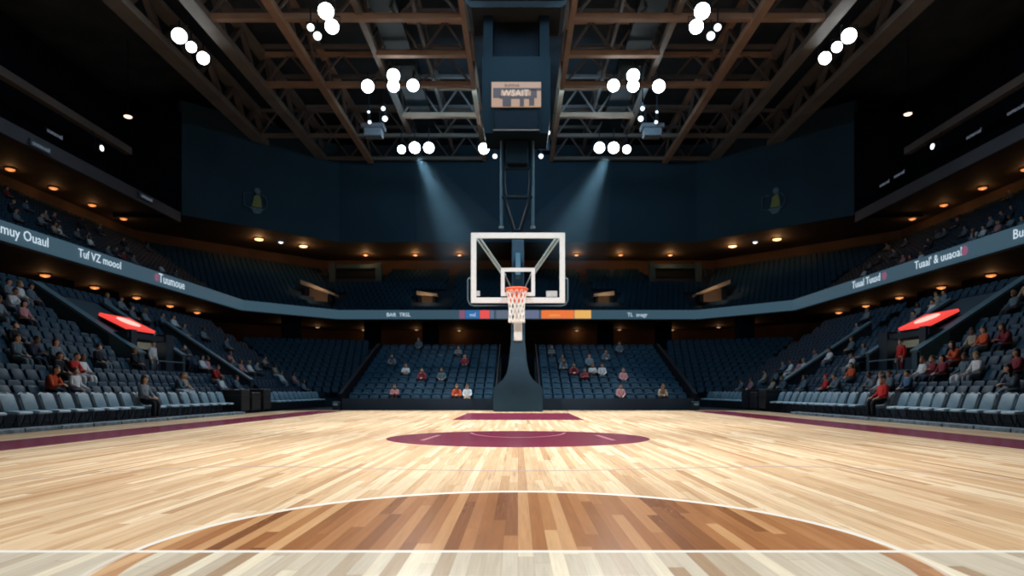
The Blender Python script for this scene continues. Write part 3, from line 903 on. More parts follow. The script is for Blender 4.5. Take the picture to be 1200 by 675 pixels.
# arms from column to board
hb(MB().beam((0, 31.4, 7.6), (0, 29.6, 6.2), 0.22, 0.22).beam((0, 31.4, 5.6), (0, 29.6, 5.6), 0.24, 0.24), 'arm', M['tealpad'])
for s in (-1, 1):
    for k, (a, b) in enumerate((((s * 1.88, 29.62, 7.95), (s * 0.74, 30.7, 6.50)), ((s * 1.76, 29.62, 8.02), (s * 0.58, 30.7, 6.45)))):
        hb(MB().tube([a, b], 0.045, 8), 'brace', M['whitepad'])
    hb(MB().tube([(s * 0.62, 29.6, 6.35), (s * 0.18, 30.9, 5.6)], 0.035, 8), 'stay', M['steel'])
# board
xl, xr, zt, zb = HX(552), HX(662), HZ(273), HZ(355)
th = 6.2 * uh
def rect_frame(x0, x1, z0, z1, w, y, dy):
    mb = MB()
    o = [(x0, z0), (x1, z0), (x1, z1), (x0, z1)]; i = [(x0 + w, z0 + w), (x1 - w, z0 + w), (x1 - w, z1 - w), (x0 + w, z1 - w)]
    vs = [(x, y, z) for x, z in o] + [(x, y, z) for x, z in i] + [(x, y + dy, z) for x, z in o] + [(x, y + dy, z) for x, z in i]
    fs = []
    for k in range(4):
        q = (k + 1) % 4
        fs += [(k, q, 4 + q, 4 + k), (8 + k, 12 + k, 12 + q, 8 + q), (k, 8 + k, 8 + q, q), (4 + k, 4 + q, 12 + q, 12 + k)]
    return mb.add(vs, fs)
bf = hb(rect_frame(xl, xr, zb, zt, th, HD - 0.06, 0.14), 'board_frame', M['white'])
tsq = hb(rect_frame(HX(587), HX(627), HZ(347), HZ(314), 4.4 * uh, HD - 0.03, 0.04), 'target_square', M['white'], bf)
m, nt, b = nodes_of('clear_board_glass')
b.inputs['Base Color'].default_value = (0.75, 0.88, 0.92, 1)
b.inputs['Roughness'].default_value = 0.04
b.inputs['Transmission Weight'].default_value = 1.0
b.inputs['IOR'].default_value = 1.02
b.inputs['Specular IOR Level'].default_value = 0.3
hb(MB().box(((xl + xr) / 2, HD + 0.03, (zb + zt) / 2), (xr - xl - th * 1.4, 0.03, zt - zb - th * 1.4)), 'glass', m)
for x0, x1, y0, y1 in ((557.5, 562.5, 341, 347), (640, 653, 341, 348)):
    hb(MB().box(((HX(x0) + HX(x1)) / 2, HD - 0.03, (HZ(y0) + HZ(y1)) / 2), ((x1 - x0) * uh, 0.02, (y1 - y0) * uh)), 'sticker', M['sticker'], bf)
# slim grey edge guard round the lower half
gx0, gx1 = HX(548), HX(665.5)
eg = hb(MB().tube([(gx0, HD + .1, HZ(327)), (gx0, HD + .1, HZ(352)), (gx0 + .10, HD + .1, HZ(356.5)), (gx0 + .28, HD + .1, HZ(358)), (gx1 - .28, HD + .1, HZ(358)), (gx1 - .10, HD + .1, HZ(356.5)), (gx1, HD + .1, HZ(352)), (gx1, HD + .1, HZ(327))], 0.035, 8), 'edge_guard', M['rail'])
for s in (gx0, gx1):
    hb(MB().tube([(s, HD + .1, HZ(327)), (xl if s < 0 else xr, HD + .1, HZ(325))], 0.035, 8), 'guard_end', M['rail'], eg)
# rim, neck plate, net
RX, RR, RZ = HX(605.5), 0.46, HZ(342)
RY = HD - 0.72
rim_o = hb(MB().tube([(RX + RR * math.cos(w), RY + RR * math.sin(w), RZ) for w in [2 * PI * i / 36 for i in range(36)]], 0.055, 10, closed=True), 'rim', M['orange'], smooth=True)
w0, w1 = 12.5 * uh, 9.0 * uh
hb(MB().prism([(RX - w0, HD - 0.10, HZ(338.5)), (RX + w0, HD - 0.10, HZ(338.5)), (RX + w1, HD - 0.10, HZ(357)), (RX - w1, HD - 0.10, HZ(357))], (0, 0, 0), (0, -0.10, 0))
   .box((RX, HD - 0.2, RZ), (0.45, 0.34, 0.10)), 'neck_plate', M['orange'])
NZ = HZ(379)
def nr_(t):
    return RR * (1.0 - 0.20 * t - 0.16 * math.sin(t * PI * 0.9) + 0.02 * t)
mb = MB(); NS = 12
for k in range(NS):
    for dr in (-1, 1):
        pts = []
        for i in range(15):
            t = i / 14
            w = 2 * PI * k / NS + dr * t * 2 * PI * 3.0 / NS
            r_ = nr_(t)
            pts.append((RX + r_ * math.cos(w), RY + r_ * math.sin(w), RZ - 0.03 - t * (RZ - NZ)))
        mb.tube(pts, [0.013 + 0.010 * min(1, i / 7) for i in range(15)], 5)
for t in (0.985,):
    mb.tube([(RX + nr_(t) * math.cos(w), RY + nr_(t) * math.sin(w), NZ + 0.02) for w in [2 * PI * i / 28 for i in range(28)]], 0.024, 5, closed=True)
hb(mb, 'net', M['net'], rim_o)
# ------------------------------------------------------------------ courtside chairs
def round_panel(w, h, t, r, nseg=4, curve=0.0):
    """a rounded rectangle panel in the xz plane, centred, thickness t along y, edges softened"""
    out = []
    for cx, cz, a0 in ((w / 2 - r, h / 2 - r, 0), (-w / 2 + r, h / 2 - r, PI / 2), (-w / 2 + r, -h / 2 + r, PI), (w / 2 - r, -h / 2 + r, 1.5 * PI)):
        for i in range(nseg + 1):
            a = a0 + PI / 2 * i / nseg
            out.append((cx + r * math.cos(a), cz + r * math.sin(a)))
    n = len(out); vs = []; fs = []
    rings = [(0.90, -t / 2), (1.0, -t / 4), (1.0, t / 4), (0.90, t / 2)]
    for k, y in rings:
        for x, z in out:
            vs.append((x * k, y + curve * (x / (w / 2)) ** 2, z * (1 - (1 - k) * w / h)))
    for i in range(3):
        for j in range(n):
            fs.append((i * n + j, i * n + (j + 1) % n, (i + 1) * n + (j + 1) % n, (i + 1) * n + j))
    fs.append(tuple(range(n))[::-1]); fs.append(tuple(range(3 * n, 4 * n)))
    return vs, fs
def xf(vs, rot, loc):
    R = Euler(rot).to_matrix(); L_ = Vector(loc)
    return [R @ Vector(v) + L_ for v in vs]
# chair faces +y; origin on the floor under the seat
vs, fs = round_panel(0.50, 0.46, 0.06, 0.07, curve=0.02)
CH = {}
CH['backrest'] = MB().add(xf(vs, (0.34, 0, 0), (0, -0.20, 0.70)), fs).mesh('chair_backrest', M['chair_pad'], True)
vs, fs = round_panel(0.50, 0.46, 0.075, 0.06)
CH['seat'] = MB().add(xf(vs, (PI / 2 - 0.07, 0, 0), (0, 0.06, 0.455)), fs).mesh('chair_seat', M['chair_edge'], True)
vs, fs = round_panel(0.42, 0.34, 0.03, 0.05)
CH['back_inset'] = MB().add(xf(vs, (0.34, 0, 0), (0, -0.172, 0.70)), fs).mesh('chair_inset', M['chair_inset'], True)
CH['legs'] = []
for sx in (-1, 1):
    CH['legs'].append(MB().tube([(sx * 0.22, 0.20, 0.43), (sx * 0.22, 0.22, 0.2), (sx * 0.22, 0.26, 0.012)], 0.016, 6).mesh('chair_leg_front', M['chair_frame']))
    CH['legs'].append(MB().tube([(sx * 0.205, -0.08, 0.43), (sx * 0.205, -0.16, 0.22), (sx * 0.205, -0.26, 0.012)], 0.016, 6).mesh('chair_leg_rear', M['chair_frame']))
CH['stretcher'] = MB().tube([(-0.205, -0.17, 0.20), (0.205, -0.17, 0.20)], 0.012, 6).mesh('chair_stretcher', M['chair_frame'])
CH['back_frame'] = MB().tube([(-0.235, -0.12, 0.44), (-0.26, -0.20, 0.72), (-0.24, -0.285, 0.905), (-0.14, -0.305, 0.945), (0.14, -0.305, 0.945), (0.24, -0.285, 0.905), (0.26, -0.20, 0.72), (0.235, -0.12, 0.44)], 0.018, 6).mesh('chair_back_frame', M['chair_edge'], True)
def courtside_chair(x, y, rz, label, z=0.0):
    e = tag(empty('courtside_chair', (x, y, z), rz), label, 'chair', 'grey courtside chairs')
    for k in ('seat', 'backrest', 'stretcher', 'back_frame'):
        q = link_mesh(k, CH[k], e)
        if k == 'backrest': link_mesh('back_inset', CH['back_inset'], q)
    for me in CH['legs']: link_mesh('leg', me, e)
    return e
CHX = 12.55
left_px = [16, 40, 63, 84, 104.5, 122, 137, 154, 181, 196.5, 209, 222, 233, 244, 254, 263]
right_px = [1195, 1174, 1152, 1132, 1113, 1095, 1081, 1066, 1054, 1007, 994, 983, 974, 967, 959, 950.5, 943, 935, 927, 919, 911.5]
for s, pxs in ((-1, left_px), (1, right_px)):
    last = None
    for j, x in enumerate(pxs):
        d = CHX * F / abs(x - CX) + 0.05
        if last is not None and d - last < 0.56: d = last + 0.56
        last = d
        courtside_chair(s * CHX, d, -s * -PI / 2 if s > 0 else -PI / 2, 'grey courtside chair, %s from near end of the long row, %s side' % (ordn(j + 1), SIDE[s]), 0.0)
    for j in range(11):
        d = (33.3 if s < 0 else 35.5) + 0.76 * j
        courtside_chair(s * 12.5, d, PI / 2 if s > 0 else -PI / 2, 'grey chair, %s from near end of the short far row beyond black cases, %s side' % (ordn(j + 1), SIDE[s]))
# a first chair cut by the frame on the grey-jacket side
courtside_chair(-CHX, 15.35, -PI / 2, 'grey courtside chair cut by the photo edge, before the first whole chair, grey-jacket side')

# ------------------------------------------------------------------ fixed stand seats (faces +y, origin at hip line on the tread)
def seat_parts(hi=True):
    ns = 3 if hi else 1
    d = {}
    vs, fs = round_panel(0.50, 0.50, 0.06, 0.09, ns, curve=0.03)
    d['backrest'] = (xf(vs, (0.16, 0, 0), (0, -0.235, 0.64)), fs)
    vs, fs = round_panel(0.46, 0.40, 0.07, 0.07, ns)
    d['pan_up'] = (xf(vs, (0.42, 0, 0), (0, -0.065, 0.55)), fs)
    d['pan_down'] = (xf(vs, (PI / 2, 0, 0), (0, 0.0, 0.42)), fs)
    mb = MB().box((0, -0.17, 0.22), (0.10, 0.10, 0.42)).box((0, -0.17, 0.015), (0.2, 0.16, 0.03)).box((-0.24, -0.13, 0.44), (0.035, 0.26, 0.08)).box((0.24, -0.13, 0.44), (0.035, 0.26, 0.08))
    d['bracket'] = (mb.v, mb.f)
    return d
SP = seat_parts()
SM = {k: MB().add(*v).mesh('stadium_seat_' + k, M['seat_metal'] if k == 'bracket' else M['seat'], k != 'bracket') for k, v in SP.items()}
LOW = seat_parts(False)

# people are put down first so that the seats under them fold open: OCC holds (stand, row, index)
OCC = {}
SPC = 0.56
def side_start(r): return row_x(r) * F / 640.0
def side_pos(s, r, i): return Vector((s * row_x(r), side_start(r) + SPC * i, tread_z(r)))
def side_count(r): return int((YEND - side_start(r)) / SPC)
def in_vomitory(x, y):
    ax = abs(x)
    if x > 0: y += 1.4
    return 26.4 < y < 31.4 and 15.3 < ax < 20.2
def in_rail(x, y):
    return abs(y - 34.6) < 0.55
def end_pos(s, r, i): return Vector((s * (1.62 + SPC * i), e_y(r), e_z(r)))
ECNT = 14
# ------------------------------------------------------------------ people
SKINS = [mat('skin_%d' % i, c, 0.55, var=0.05, scale=20) for i, c in enumerate(((0.55, 0.33, 0.23), (0.40, 0.22, 0.14), (0.16, 0.085, 0.055)))]
EYE = mat('eye_dark', (0.02, 0.015, 0.012), 0.3)
LIP = mat('lip', (0.32, 0.10, 0.08), 0.5)
HAIRS = {'dark': mat('hair_dark', (0.018, 0.014, 0.012), 0.6, var=0.3, scale=30), 'brown': mat('hair_brown', (0.085, 0.045, 0.022), 0.6, var=0.3, scale=30), 'fair': mat('hair_fair', (0.28, 0.18, 0.085), 0.6, var=0.2, scale=30)}
CLOTH = {k: mat('cloth_' + k, c, 0.85, var=0.15, scale=14, spec=0.2) for k, c in {
    'red': (0.55, 0.028, 0.030), 'grey': (0.16, 0.20, 0.24), 'black': (0.014, 0.016, 0.022), 'white': (0.62, 0.65, 0.68), 'blue': (0.07, 0.14, 0.24),
    'orange': (0.60, 0.10, 0.04), 'maroon': (0.20, 0.03, 0.045), 'pink': (0.45, 0.22, 0.24), 'navy': (0.022, 0.034, 0.060), 'slate': (0.10, 0.15, 0.19), 'beige': (0.38, 0.30, 0.23)}.items()}
SHOE = mat('shoe_dark', (0.03, 0.03, 0.035), 0.5)

def skin_mesh(name, pts, edges, root, sub=2):
    """one continuous surface grown round a joint graph. pts: name -> (xyz, (rx, ry))"""
    keys = list(pts); ix = {k: i for i, k in enumerate(keys)}
    me = bpy.data.meshes.new(name)
    me.from_pydata([pts[k][0] for k in keys], [(ix[a], ix[b]) for a, b in edges], [])
    o = bpy.data.objects.new(name, me); COL.objects.link(o)
    sk = o.modifiers.new('grow', 'SKIN'); sk.use_smooth_shade = True
    sk.branch_smoothing = 0.3
    for k in keys:
        v = me.skin_vertices[0].data[ix[k]]
        r = pts[k][1]
        v.radius = r if isinstance(r, tuple) else (r, r)
        v.use_root = (k == root)
    ss = o.modifiers.new('smooth', 'SUBSURF'); ss.levels = sub; ss.render_levels = sub
    bpy.context.view_layer.update()
    dg = bpy.context.evaluated_depsgraph_get()
    out = bpy.data.meshes.new_from_object(o.evaluated_get(dg))
    bpy.data.objects.remove(o); bpy.data.meshes.remove(me)
    out.polygons.foreach_set('use_smooth', [True] * len(out.polygons))
    return out

def lerp3(a, b, t): return tuple(a[i] + (b[i] - a[i]) * t for i in range(3))
def add3(a, b): return tuple(a[i] + b[i] for i in range(3))
POSES = {}
def make_pose(key, J, yaw=0.0, fingers=True):
    """J: joints of the right (+x) side plus spine; arms/legs given per side as (shoulder, elbow, wrist, hip, knee, ankle)"""
    pts, ed = {}, []
    pel, wst, chs, nk = J['pelvis'], J['waist'], J['chest'], J['neck']
    pts['pelvis'] = (pel, (0.15, 0.115)); pts['waist'] = (wst, (0.135, 0.10)); pts['chest'] = (chs, (0.155, 0.115)); pts['neck'] = (nk, (0.058, 0.058))
    hd = J['head']                                # centre of the head
    R = Matrix.Rotation(yaw, 3, 'Z')
    def hp(x, y, z): return tuple(Vector(hd) + R @ Vector((x, y, z)))
    pts['jaw'] = (hp(0, 0.018, -0.075), (0.072, 0.080)); pts['face'] = (hp(0, 0.012, 0.0), (0.090, 0.108)); pts['crown'] = (hp(0, 0.0, 0.085), (0.075, 0.088))
    ed += [('pelvis', 'waist'), ('waist', 'chest'), ('chest', 'neck'), ('neck', 'jaw'), ('jaw', 'face'), ('face', 'crown')]
    sh_p, sh_e, tr_p, tr_e = {}, [], {}, []
    for s, sd in ((-1, 'l'), (1, 'r')):
        A = J[sd]
        sh, el, wr, hip, kn, an = A
        pts['sh' + sd] = (sh, 0.068); pts['el' + sd] = (el, 0.047); pts['wr' + sd] = (wr, (0.030, 0.027))
        d = (Vector(wr) - Vector(el)).normalized()
        hdir = A_dir = Vector(J.get('hand' + sd, d)).normalized()
        palm = tuple(Vector(wr) + hdir * 0.075)
        pts['pm' + sd] = (palm, (0.040, 0.022))
        pts['fa' + sd] = (lerp3(el, wr, 0.35), 0.047)
        ed += [('chest', 'sh' + sd), ('sh' + sd, 'el' + sd), ('el' + sd, 'fa' + sd), ('fa' + sd, 'wr' + sd), ('wr' + sd, 'pm' + sd)]
        if fingers:
            side = hdir.cross(Vector((0, 0, 1)))
            if side.length < 0.2: side = Vector((0, 1, 0)) if abs(hdir.z) > 0.9 else Vector((1, 0, 0))
            side.normalize()
            dn = hdir.cross(side).normalized()
            if dn.z > 0: dn = -dn
            for f, (o_, l_) in enumerate(((-0.033, 0.058), (-0.011, 0.070), (0.011, 0.066), (0.033, 0.050))):
                b = Vector(palm) + side * o_ + hdir * 0.025
                m1 = b + hdir * l_ * 0.55 + dn * 0.006
                m2 = m1 + hdir * l_ * 0.35 + dn * 0.026
                for q, p in enumerate((b, m1, m2)):
                    pts['f%s%d%d' % (sd, f, q)] = (tuple(p), 0.0105 - 0.0012 * q)
                ed += [('pm' + sd, 'f%s%d0' % (sd, f)), ('f%s%d0' % (sd, f), 'f%s%d1' % (sd, f)), ('f%s%d1' % (sd, f), 'f%s%d2' % (sd, f))]
            sgn = -1 if sd == 'r' else 1
            b = Vector(wr) + hdir * 0.045 + side * 0.036 * sgn
            t2 = b + hdir * 0.035 + side * 0.022 * sgn + dn * 0.012
            pts['t%s0' % sd] = (tuple(b), 0.013); pts['t%s1' % sd] = (tuple(t2), 0.011)
            ed += [('wr' + sd, 't%s0' % sd), ('t%s0' % sd, 't%s1' % sd)]
        fd = Vector(J.get('foot' + sd, (0, 1, 0))).normalized()
        pts['hp' + sd] = (hip, 0.098); pts['kn' + sd] = (kn, 0.064); pts['cf' + sd] = (lerp3(kn, an, 0.3), 0.060); pts['an' + sd] = (an, 0.034)
        toe = tuple(Vector(an) + fd * 0.09 + Vector((0, 0, -0.050)))
        pts['to' + sd] = (toe, (0.030, 0.018))
        ed += [('pelvis', 'hp' + sd), ('hp' + sd, 'kn' + sd), ('kn' + sd, 'cf' + sd), ('cf' + sd, 'an' + sd), ('an' + sd, 'to' + sd)]
        for k, r in (('sh', 0.084), ('el', 0.063), ('fa', 0.060)): sh_p[k + sd] = (pts[k + sd][0], r)
        sh_p['cu' + sd] = (lerp3(el, wr, 0.92), 0.046)
        sh_e += [('chest', 'sh' + sd), ('sh' + sd, 'el' + sd), ('el' + sd, 'fa' + sd), ('fa' + sd, 'cu' + sd)]
        tr_p['hp' + sd] = (hip, 0.113); tr_p['kn' + sd] = (kn, 0.080); tr_p['cf' + sd] = (pts['cf' + sd][0], 0.075); tr_p['he' + sd] = (lerp3(kn, an, 0.97), 0.062)
        tr_e += [('pelvis', 'hp' + sd), ('hp' + sd, 'kn' + sd), ('kn' + sd, 'cf' + sd), ('cf' + sd, 'he' + sd)]
    # ears
    for sx in (-1, 1):
        pts['ear%d' % sx] = (hp(sx * 0.098, -0.008, 0.0), (0.014, 0.026)); ed.append(('face', 'ear%d' % sx))
    body = skin_mesh('person_body_' + key, pts, ed, 'pelvis')
    # nose, eyes, mouth on the head
    Ri = R.inverted()
    for v in body.vertices:
        q = Ri @ (v.co - Vector(hd))
        if q.y > 0.05 and abs(q.x) < 0.022 and -0.035 < q.z < 0.015:
            q.y += 0.020 * (1 - abs(q.x) / 0.03)
            v.co = Vector(hd) + R @ q
    for m_ in (SKINS[0], EYE, LIP): body.materials.append(m_)
    for p in body.polygons:
        q = Ri @ (p.center - Vector(hd))
        if q.y > 0.04:
            if 0.018 < abs(q.x) < 0.050 and 0.004 < q.z < 0.026: p.material_index = 1
            elif abs(q.x) < 0.030 and -0.062 < q.z < -0.045: p.material_index = 2
    sh_p['hem'] = (lerp3(pel, wst, 0.14), (0.184, 0.146)); sh_p['waist'] = (wst, (0.172, 0.138)); sh_p['chest'] = (chs, (0.185, 0.142)); sh_p['collar'] = (lerp3(chs, nk, 0.80), (0.078, 0.078))
    sh_e += [('hem', 'waist'), ('waist', 'chest'), ('chest', 'collar')]
    shirt = skin_mesh('person_shirt_' + key, sh_p, sh_e, 'chest'); shirt.materials.append(CLOTH['grey'])
    tr_p['pelvis'] = (pel, (0.168, 0.135)); tr_p['band'] = (lerp3(pel, wst, 0.75), (0.160, 0.126)); tr_e.append(('pelvis', 'band'))
    trou = skin_mesh('person_trousers_' + key, tr_p, tr_e, 'pelvis'); trou.materials.append(CLOTH['black'])
    shoes = []
    for sd in 'lr':
        an = J[sd][5]; fd = Vector(J.get('foot' + sd, (0, 1, 0))).normalized()
        p0 = Vector(an) + Vector((0, 0, -0.030))
        sm = skin_mesh('person_shoe_' + key, {'h': (tuple(p0 - fd * 0.05), (0.066, 0.064)), 'm': (tuple(p0 + fd * 0.06 + Vector((0, 0, -0.005))), (0.072, 0.060)), 't': (tuple(p0 + fd * 0.135 + Vector((0, 0, -0.012))), (0.070, 0.046))}, [('h', 'm'), ('m', 't')], 'm')
        sm.materials.append(SHOE); shoes.append(sm)
    # hair: a cap over crown and back, short or long
    hairs = []
    for long_ in (0, 1):
        mb = MB(); nu, nv = 16, 10; vs = []; fs = []
        for i in range(nv + 1):
            ph = PI * (0.62 if not long_ else 0.64) * i / nv
            for j in range(nu):
                th = 2 * PI * j / nu
                x, y, z = math.sin(ph) * math.cos(th), math.sin(ph) * math.sin(th), math.cos(ph)
                fr = max(0.0, y)                                   # front: hairline lifts off the face
                zz = z if y < 0.15 else max(z, 0.42 * min(1, (y - 0.15) / 0.4) + -0.1)
                drop = 0.0
                if long_ and i >= nv - 3 and y < 0.2: drop = -0.055 * (i - nv + 4)
                vs.append(hp(0.099 * x, 0.116 * y - 0.006 - (0.01 if y > .3 else 0), 0.020 + 0.118 * zz + drop))
        for i in range(nv):
            for j in range(nu):
                fs.append((i * nu + j, i * nu + (j + 1) % nu, (i + 1) * nu + (j + 1) % nu, (i + 1) * nu + j))
        mb.add(vs, fs)
        me = mb.mesh('person_hair_' + key, HAIRS['dark'], True); hairs.append(me)
    POSES[key] = dict(body=body, shirt=shirt, trousers=trou, shoes=shoes, hair=hairs)

def seated(lean=0.0, arms='lap', knees=0.0):
    J = dict(pelvis=(0, -0.02, 0.585), waist=(0, -0.045 + lean * 0.2, 0.73), chest=(0, -0.06 + lean * 0.55, 0.935), neck=(0, -0.05 + lean * 0.8, 1.085), head=(0, -0.015 + lean, 1.215))
    for s, sd in ((-1, 'l'), (1, 'r')):
        sh = (s * 0.165, -0.055 + lean * 0.6, 1.01)
        hip = (s * 0.095, 0.03, 0.565); kn = (s * (0.105 + knees), 0.335, 0.545); an = (s * (0.11 + knees), 0.315, 0.095)
        if arms == 'lap': el, wr, hd = (s * 0.215, 0.04 + lean * .5, 0.775), (s * 0.12, 0.215 + lean * .3, 0.685), (-s * 0.5, 0.8, -0.2)
        elif arms == 'knees': el, wr, hd = (s * 0.22, 0.225, 0.70), (s * 0.05, 0.375, 0.78), (-s * 0.4, 0.8, -0.3)
        elif arms == 'cross': el, wr, hd = (s * 0.215, 0.03, 0.79), (-s * 0.05, 0.145 + (0.03 if s > 0 else 0), 0.835 + 0.02 * s), (-s * 1.0, 0.1, 0.05)
        elif arms == 'wide': el, wr, hd = (s * 0.225, -0.01, 0.77), (s * 0.17, 0.22, 0.665), (0, 0.9, -0.25)
        J[sd] = (sh, el, wr, hip, kn, an); J['hand' + sd] = hd
    return J
make_pose('upright', seated(0.02, 'lap'))
make_pose('turned', seated(0.0, 'wide', 0.02), yaw=0.55)
make_pose('leaning', seated(0.20, 'knees', 0.03), yaw=-0.35)
make_pose('crossed', seated(0.0, 'cross'), yaw=0.15)
ST = dict(pelvis=(0, 0, 0.95), waist=(0, -0.01, 1.10), chest=(0, -0.015, 1.32), neck=(0, 0.0, 1.475), head=(0, 0.03, 1.60))
for s, sd in ((-1, 'l'), (1, 'r')):
    ST[sd] = ((s * 0.19, -0.01, 1.40), (s * 0.245, -0.02, 1.12), (s * 0.23, 0.08, 0.89), (s * 0.10, 0, 0.91), (s * 0.11, 0.02, 0.50), (s * 0.12, -0.01, 0.095))
    ST['hand' + sd] = (0, 0.25, -0.95)
make_pose('standing', ST)

def person(loc, rz, label, top='grey', bottom='black', hair='dark', skin=0, pose='upright', longhair=0, group=None, scale=1.0):
    D = POSES[pose]
    o = bpy.data.objects.new('person', D['body']); COL.objects.link(o)
    o.location = loc; o.rotation_euler = (0, 0, rz); o.scale = (scale,) * 3
    o.material_slots[0].link = 'OBJECT'; o.material_slots[0].material = SKINS[skin]
    tag(o, label, 'person', group)
    link_mesh('shirt', D['shirt'], o, CLOTH[top]); link_mesh('trousers', D['trousers'], o, CLOTH[bottom])
    for sm in D['shoes']: link_mesh('shoe', sm, o)
    link_mesh('hair', D['hair'][longhair], o, HAIRS[hair] if hair in HAIRS else CLOTH[hair])
    return o

# ---- where the photo shows them: side stands, (px, py of the chest), top, bottom, hair, pose
def side_row_for(s, px, py):
    best = None
    for r in range(NR):
        d = row_x(r) * F / abs(px - CX)
        z = 1 + (CY - py) * d / F
        err = abs(z - (tread_z(r) + 0.92))
        if best is None or err < best[0]: best = (err, r, d)
    return best[1], best[2]
PEOPLE = {-1: [], 1: []}
L_ = [  # px, py, top, bottom, hair, pose
 (26, 391, 'black', 'black', 'dark', 'turned'), (41, 406, 'navy', 'black', 'dark', 'leaning'), (13, 405, 'slate', 'slate', 'brown', 'upright'), (63, 414, 'grey', 'black', 'brown', 'upright'),
 (83, 421, 'red', 'white', 'dark', 'leaning'), (72, 425, 'black', 'black', 'dark', 'upright'), (101, 424, 'white', 'white', 'brown', 'upright'), (113, 421, 'black', 'slate', 'dark', 'turned'),
 (62, 451, 'orange', 'black', 'dark', 'leaning'), (86, 455, 'white', 'grey', 'brown', 'turned'),
 (165, 424, 'black', 'black', 'fair', 'upright'), (205, 444, 'slate', 'white', 'brown', 'leaning'), (218, 446, 'beige', 'white', 'fair', 'upright'),
 (217, 422, 'white', 'black', 'dark', 'upright'), (206, 417, 'black', 'navy', 'dark', 'crossed'), (237, 423, 'pink', 'black', 'dark', 'turned'),
 (251, 443, 'red', 'white', 'dark', 'leaning'), (262, 452, 'white', 'grey', 'fair', 'upright'), (275, 452, 'slate', 'white', 'brown', 'upright'),
 (268, 420, 'pink', 'slate', 'brown', 'upright'), (272, 427, 'slate', 'black', 'fair', 'turned'), (285, 428, 'pink', 'black', 'brown', 'upright'), (293, 431, 'white', 'navy', 'fair', 'upright'),
 (303, 429, 'grey', 'black', 'dark', 'crossed'), (322, 434, 'beige', 'white', 'dark', 'upright'), (330, 444, 'white', 'grey', 'brown', 'upright'), (345, 447, 'pink', 'slate', 'dark', 'upright'),
 (355, 450, 'grey', 'black', 'brown', 'turned'), (268, 405, 'slate', 'black', 'brown', 'upright'), (310, 428, 'beige', 'black', 'dark', 'crossed'),
 (10, 342, 'grey', 'black', 'dark', 'upright'), (21, 343, 'white', 'grey', 'fair', 'turned'), (33, 344, 'slate', 'black', 'dark', 'upright'), (18, 355, 'white', 'slate', 'dark', 'leaning'), (6, 365, 'grey', 'slate', 'brown', 'upright'), (28, 369, 'pink', 'black', 'dark', 'upright'),
 (121, 354, 'slate', 'black', 'fair', 'upright'), (143, 361, 'grey', 'black', 'dark', 'upright'), (155, 364, 'slate', 'black', 'brown', 'upright'), (178, 371, 'grey', 'navy', 'fair', 'upright'), (187, 372, 'slate', 'navy', 'dark', 'upright'), (202, 374, 'white', 'black', 'dark', 'upright'), (214, 384, 'slate', 'black', 'brown', 'upright'), (238, 391, 'grey', 'black', 'dark', 'turned'),
]
R_ = [
 (1197, 427, 'maroon', 'black', 'dark', 'upright'), (1197, 455, 'slate', 'grey', 'dark', 'leaning'), (1175, 389, 'maroon', 'black', 'brown', 'leaning'), (1150, 395, 'orange', 'slate', 'brown', 'upright'), (1139, 398, 'beige', 'black', 'dark', 'upright'),
 (1143, 422, 'white', 'grey', 'fair', 'upright'), (1134, 421, 'slate', 'white', 'dark', 'turned'), (1118, 419, 'orange', 'maroon', 'dark', 'leaning'), (1109, 425, 'maroon', 'black', 'dark', 'upright'), (1101, 425, 'maroon', 'navy', 'brown', 'crossed'),
 (1081, 431, 'white', 'slate', 'brown', 'turned'), (1062, 441, 'blue', 'navy', 'dark', 'upright'), (1036, 442, 'white', 'slate', 'brown', 'turned'), (1026, 454, 'grey', 'black', 'dark', 'leaning'), (1040, 457, 'slate', 'black', 'dark', 'upright'),
 (999, 441, 'orange', 'slate', 'brown', 'upright'), (979, 447, 'grey', 'slate', 'brown', 'leaning'), (965, 445, 'red', 'black', 'red', 'upright'), (943, 456, 'slate', 'slate', 'dark', 'upright'), (918, 451, 'slate', 'white', 'brown', 'leaning'), (907, 450, 'beige', 'slate', 'brown', 'upright'),
 (1012, 415, 'slate', 'black', 'brown', 'upright'), (1021, 420, 'white', 'grey', 'dark', 'turned'), (968, 418, 'white', 'slate', 'dark', 'upright'), (961, 421, 'grey', 'slate', 'brown', 'turned'), (949, 430, 'white', 'grey', 'fair', 'upright'), (942, 430, 'pink', 'slate', 'dark', 'upright'),
 (927, 433, 'white', 'white', 'brown', 'upright'), (917, 428, 'slate', 'black', 'brown', 'crossed'), (909, 438, 'slate', 'black', 'dark', 'upright'), (898, 444, 'beige', 'slate', 'dark', 'upright'), (880, 447, 'pink', 'slate', 'brown', 'upright'), (869, 449, 'grey', 'slate', 'dark', 'upright'),
 (1000, 400, 'slate', 'black', 'brown', 'upright'), (1003, 388, 'grey', 'navy', 'dark', 'upright'), (1017, 371, 'grey', 'black', 'fair', 'upright'), (1066, 371, 'slate', 'black', 'dark', 'upright'), (1079, 362, 'grey', 'black', 'dark', 'upright'),
 (1117, 363, 'white', 'slate', 'fair', 'turned'), (1128, 357, 'white', 'black', 'dark', 'upright'), (1140, 346, 'grey', 'black', 'dark', 'upright'), (1150, 337, 'slate', 'black', 'brown', 'upright'), (1135, 346, 'beige', 'navy', 'dark', 'upright'), (1193, 352, 'slate', 'black', 'fair', 'upright'), (1198, 338, 'beige', 'black', 'dark', 'upright'), (1168, 345, 'grey', 'slate', 'dark', 'upright'),
]
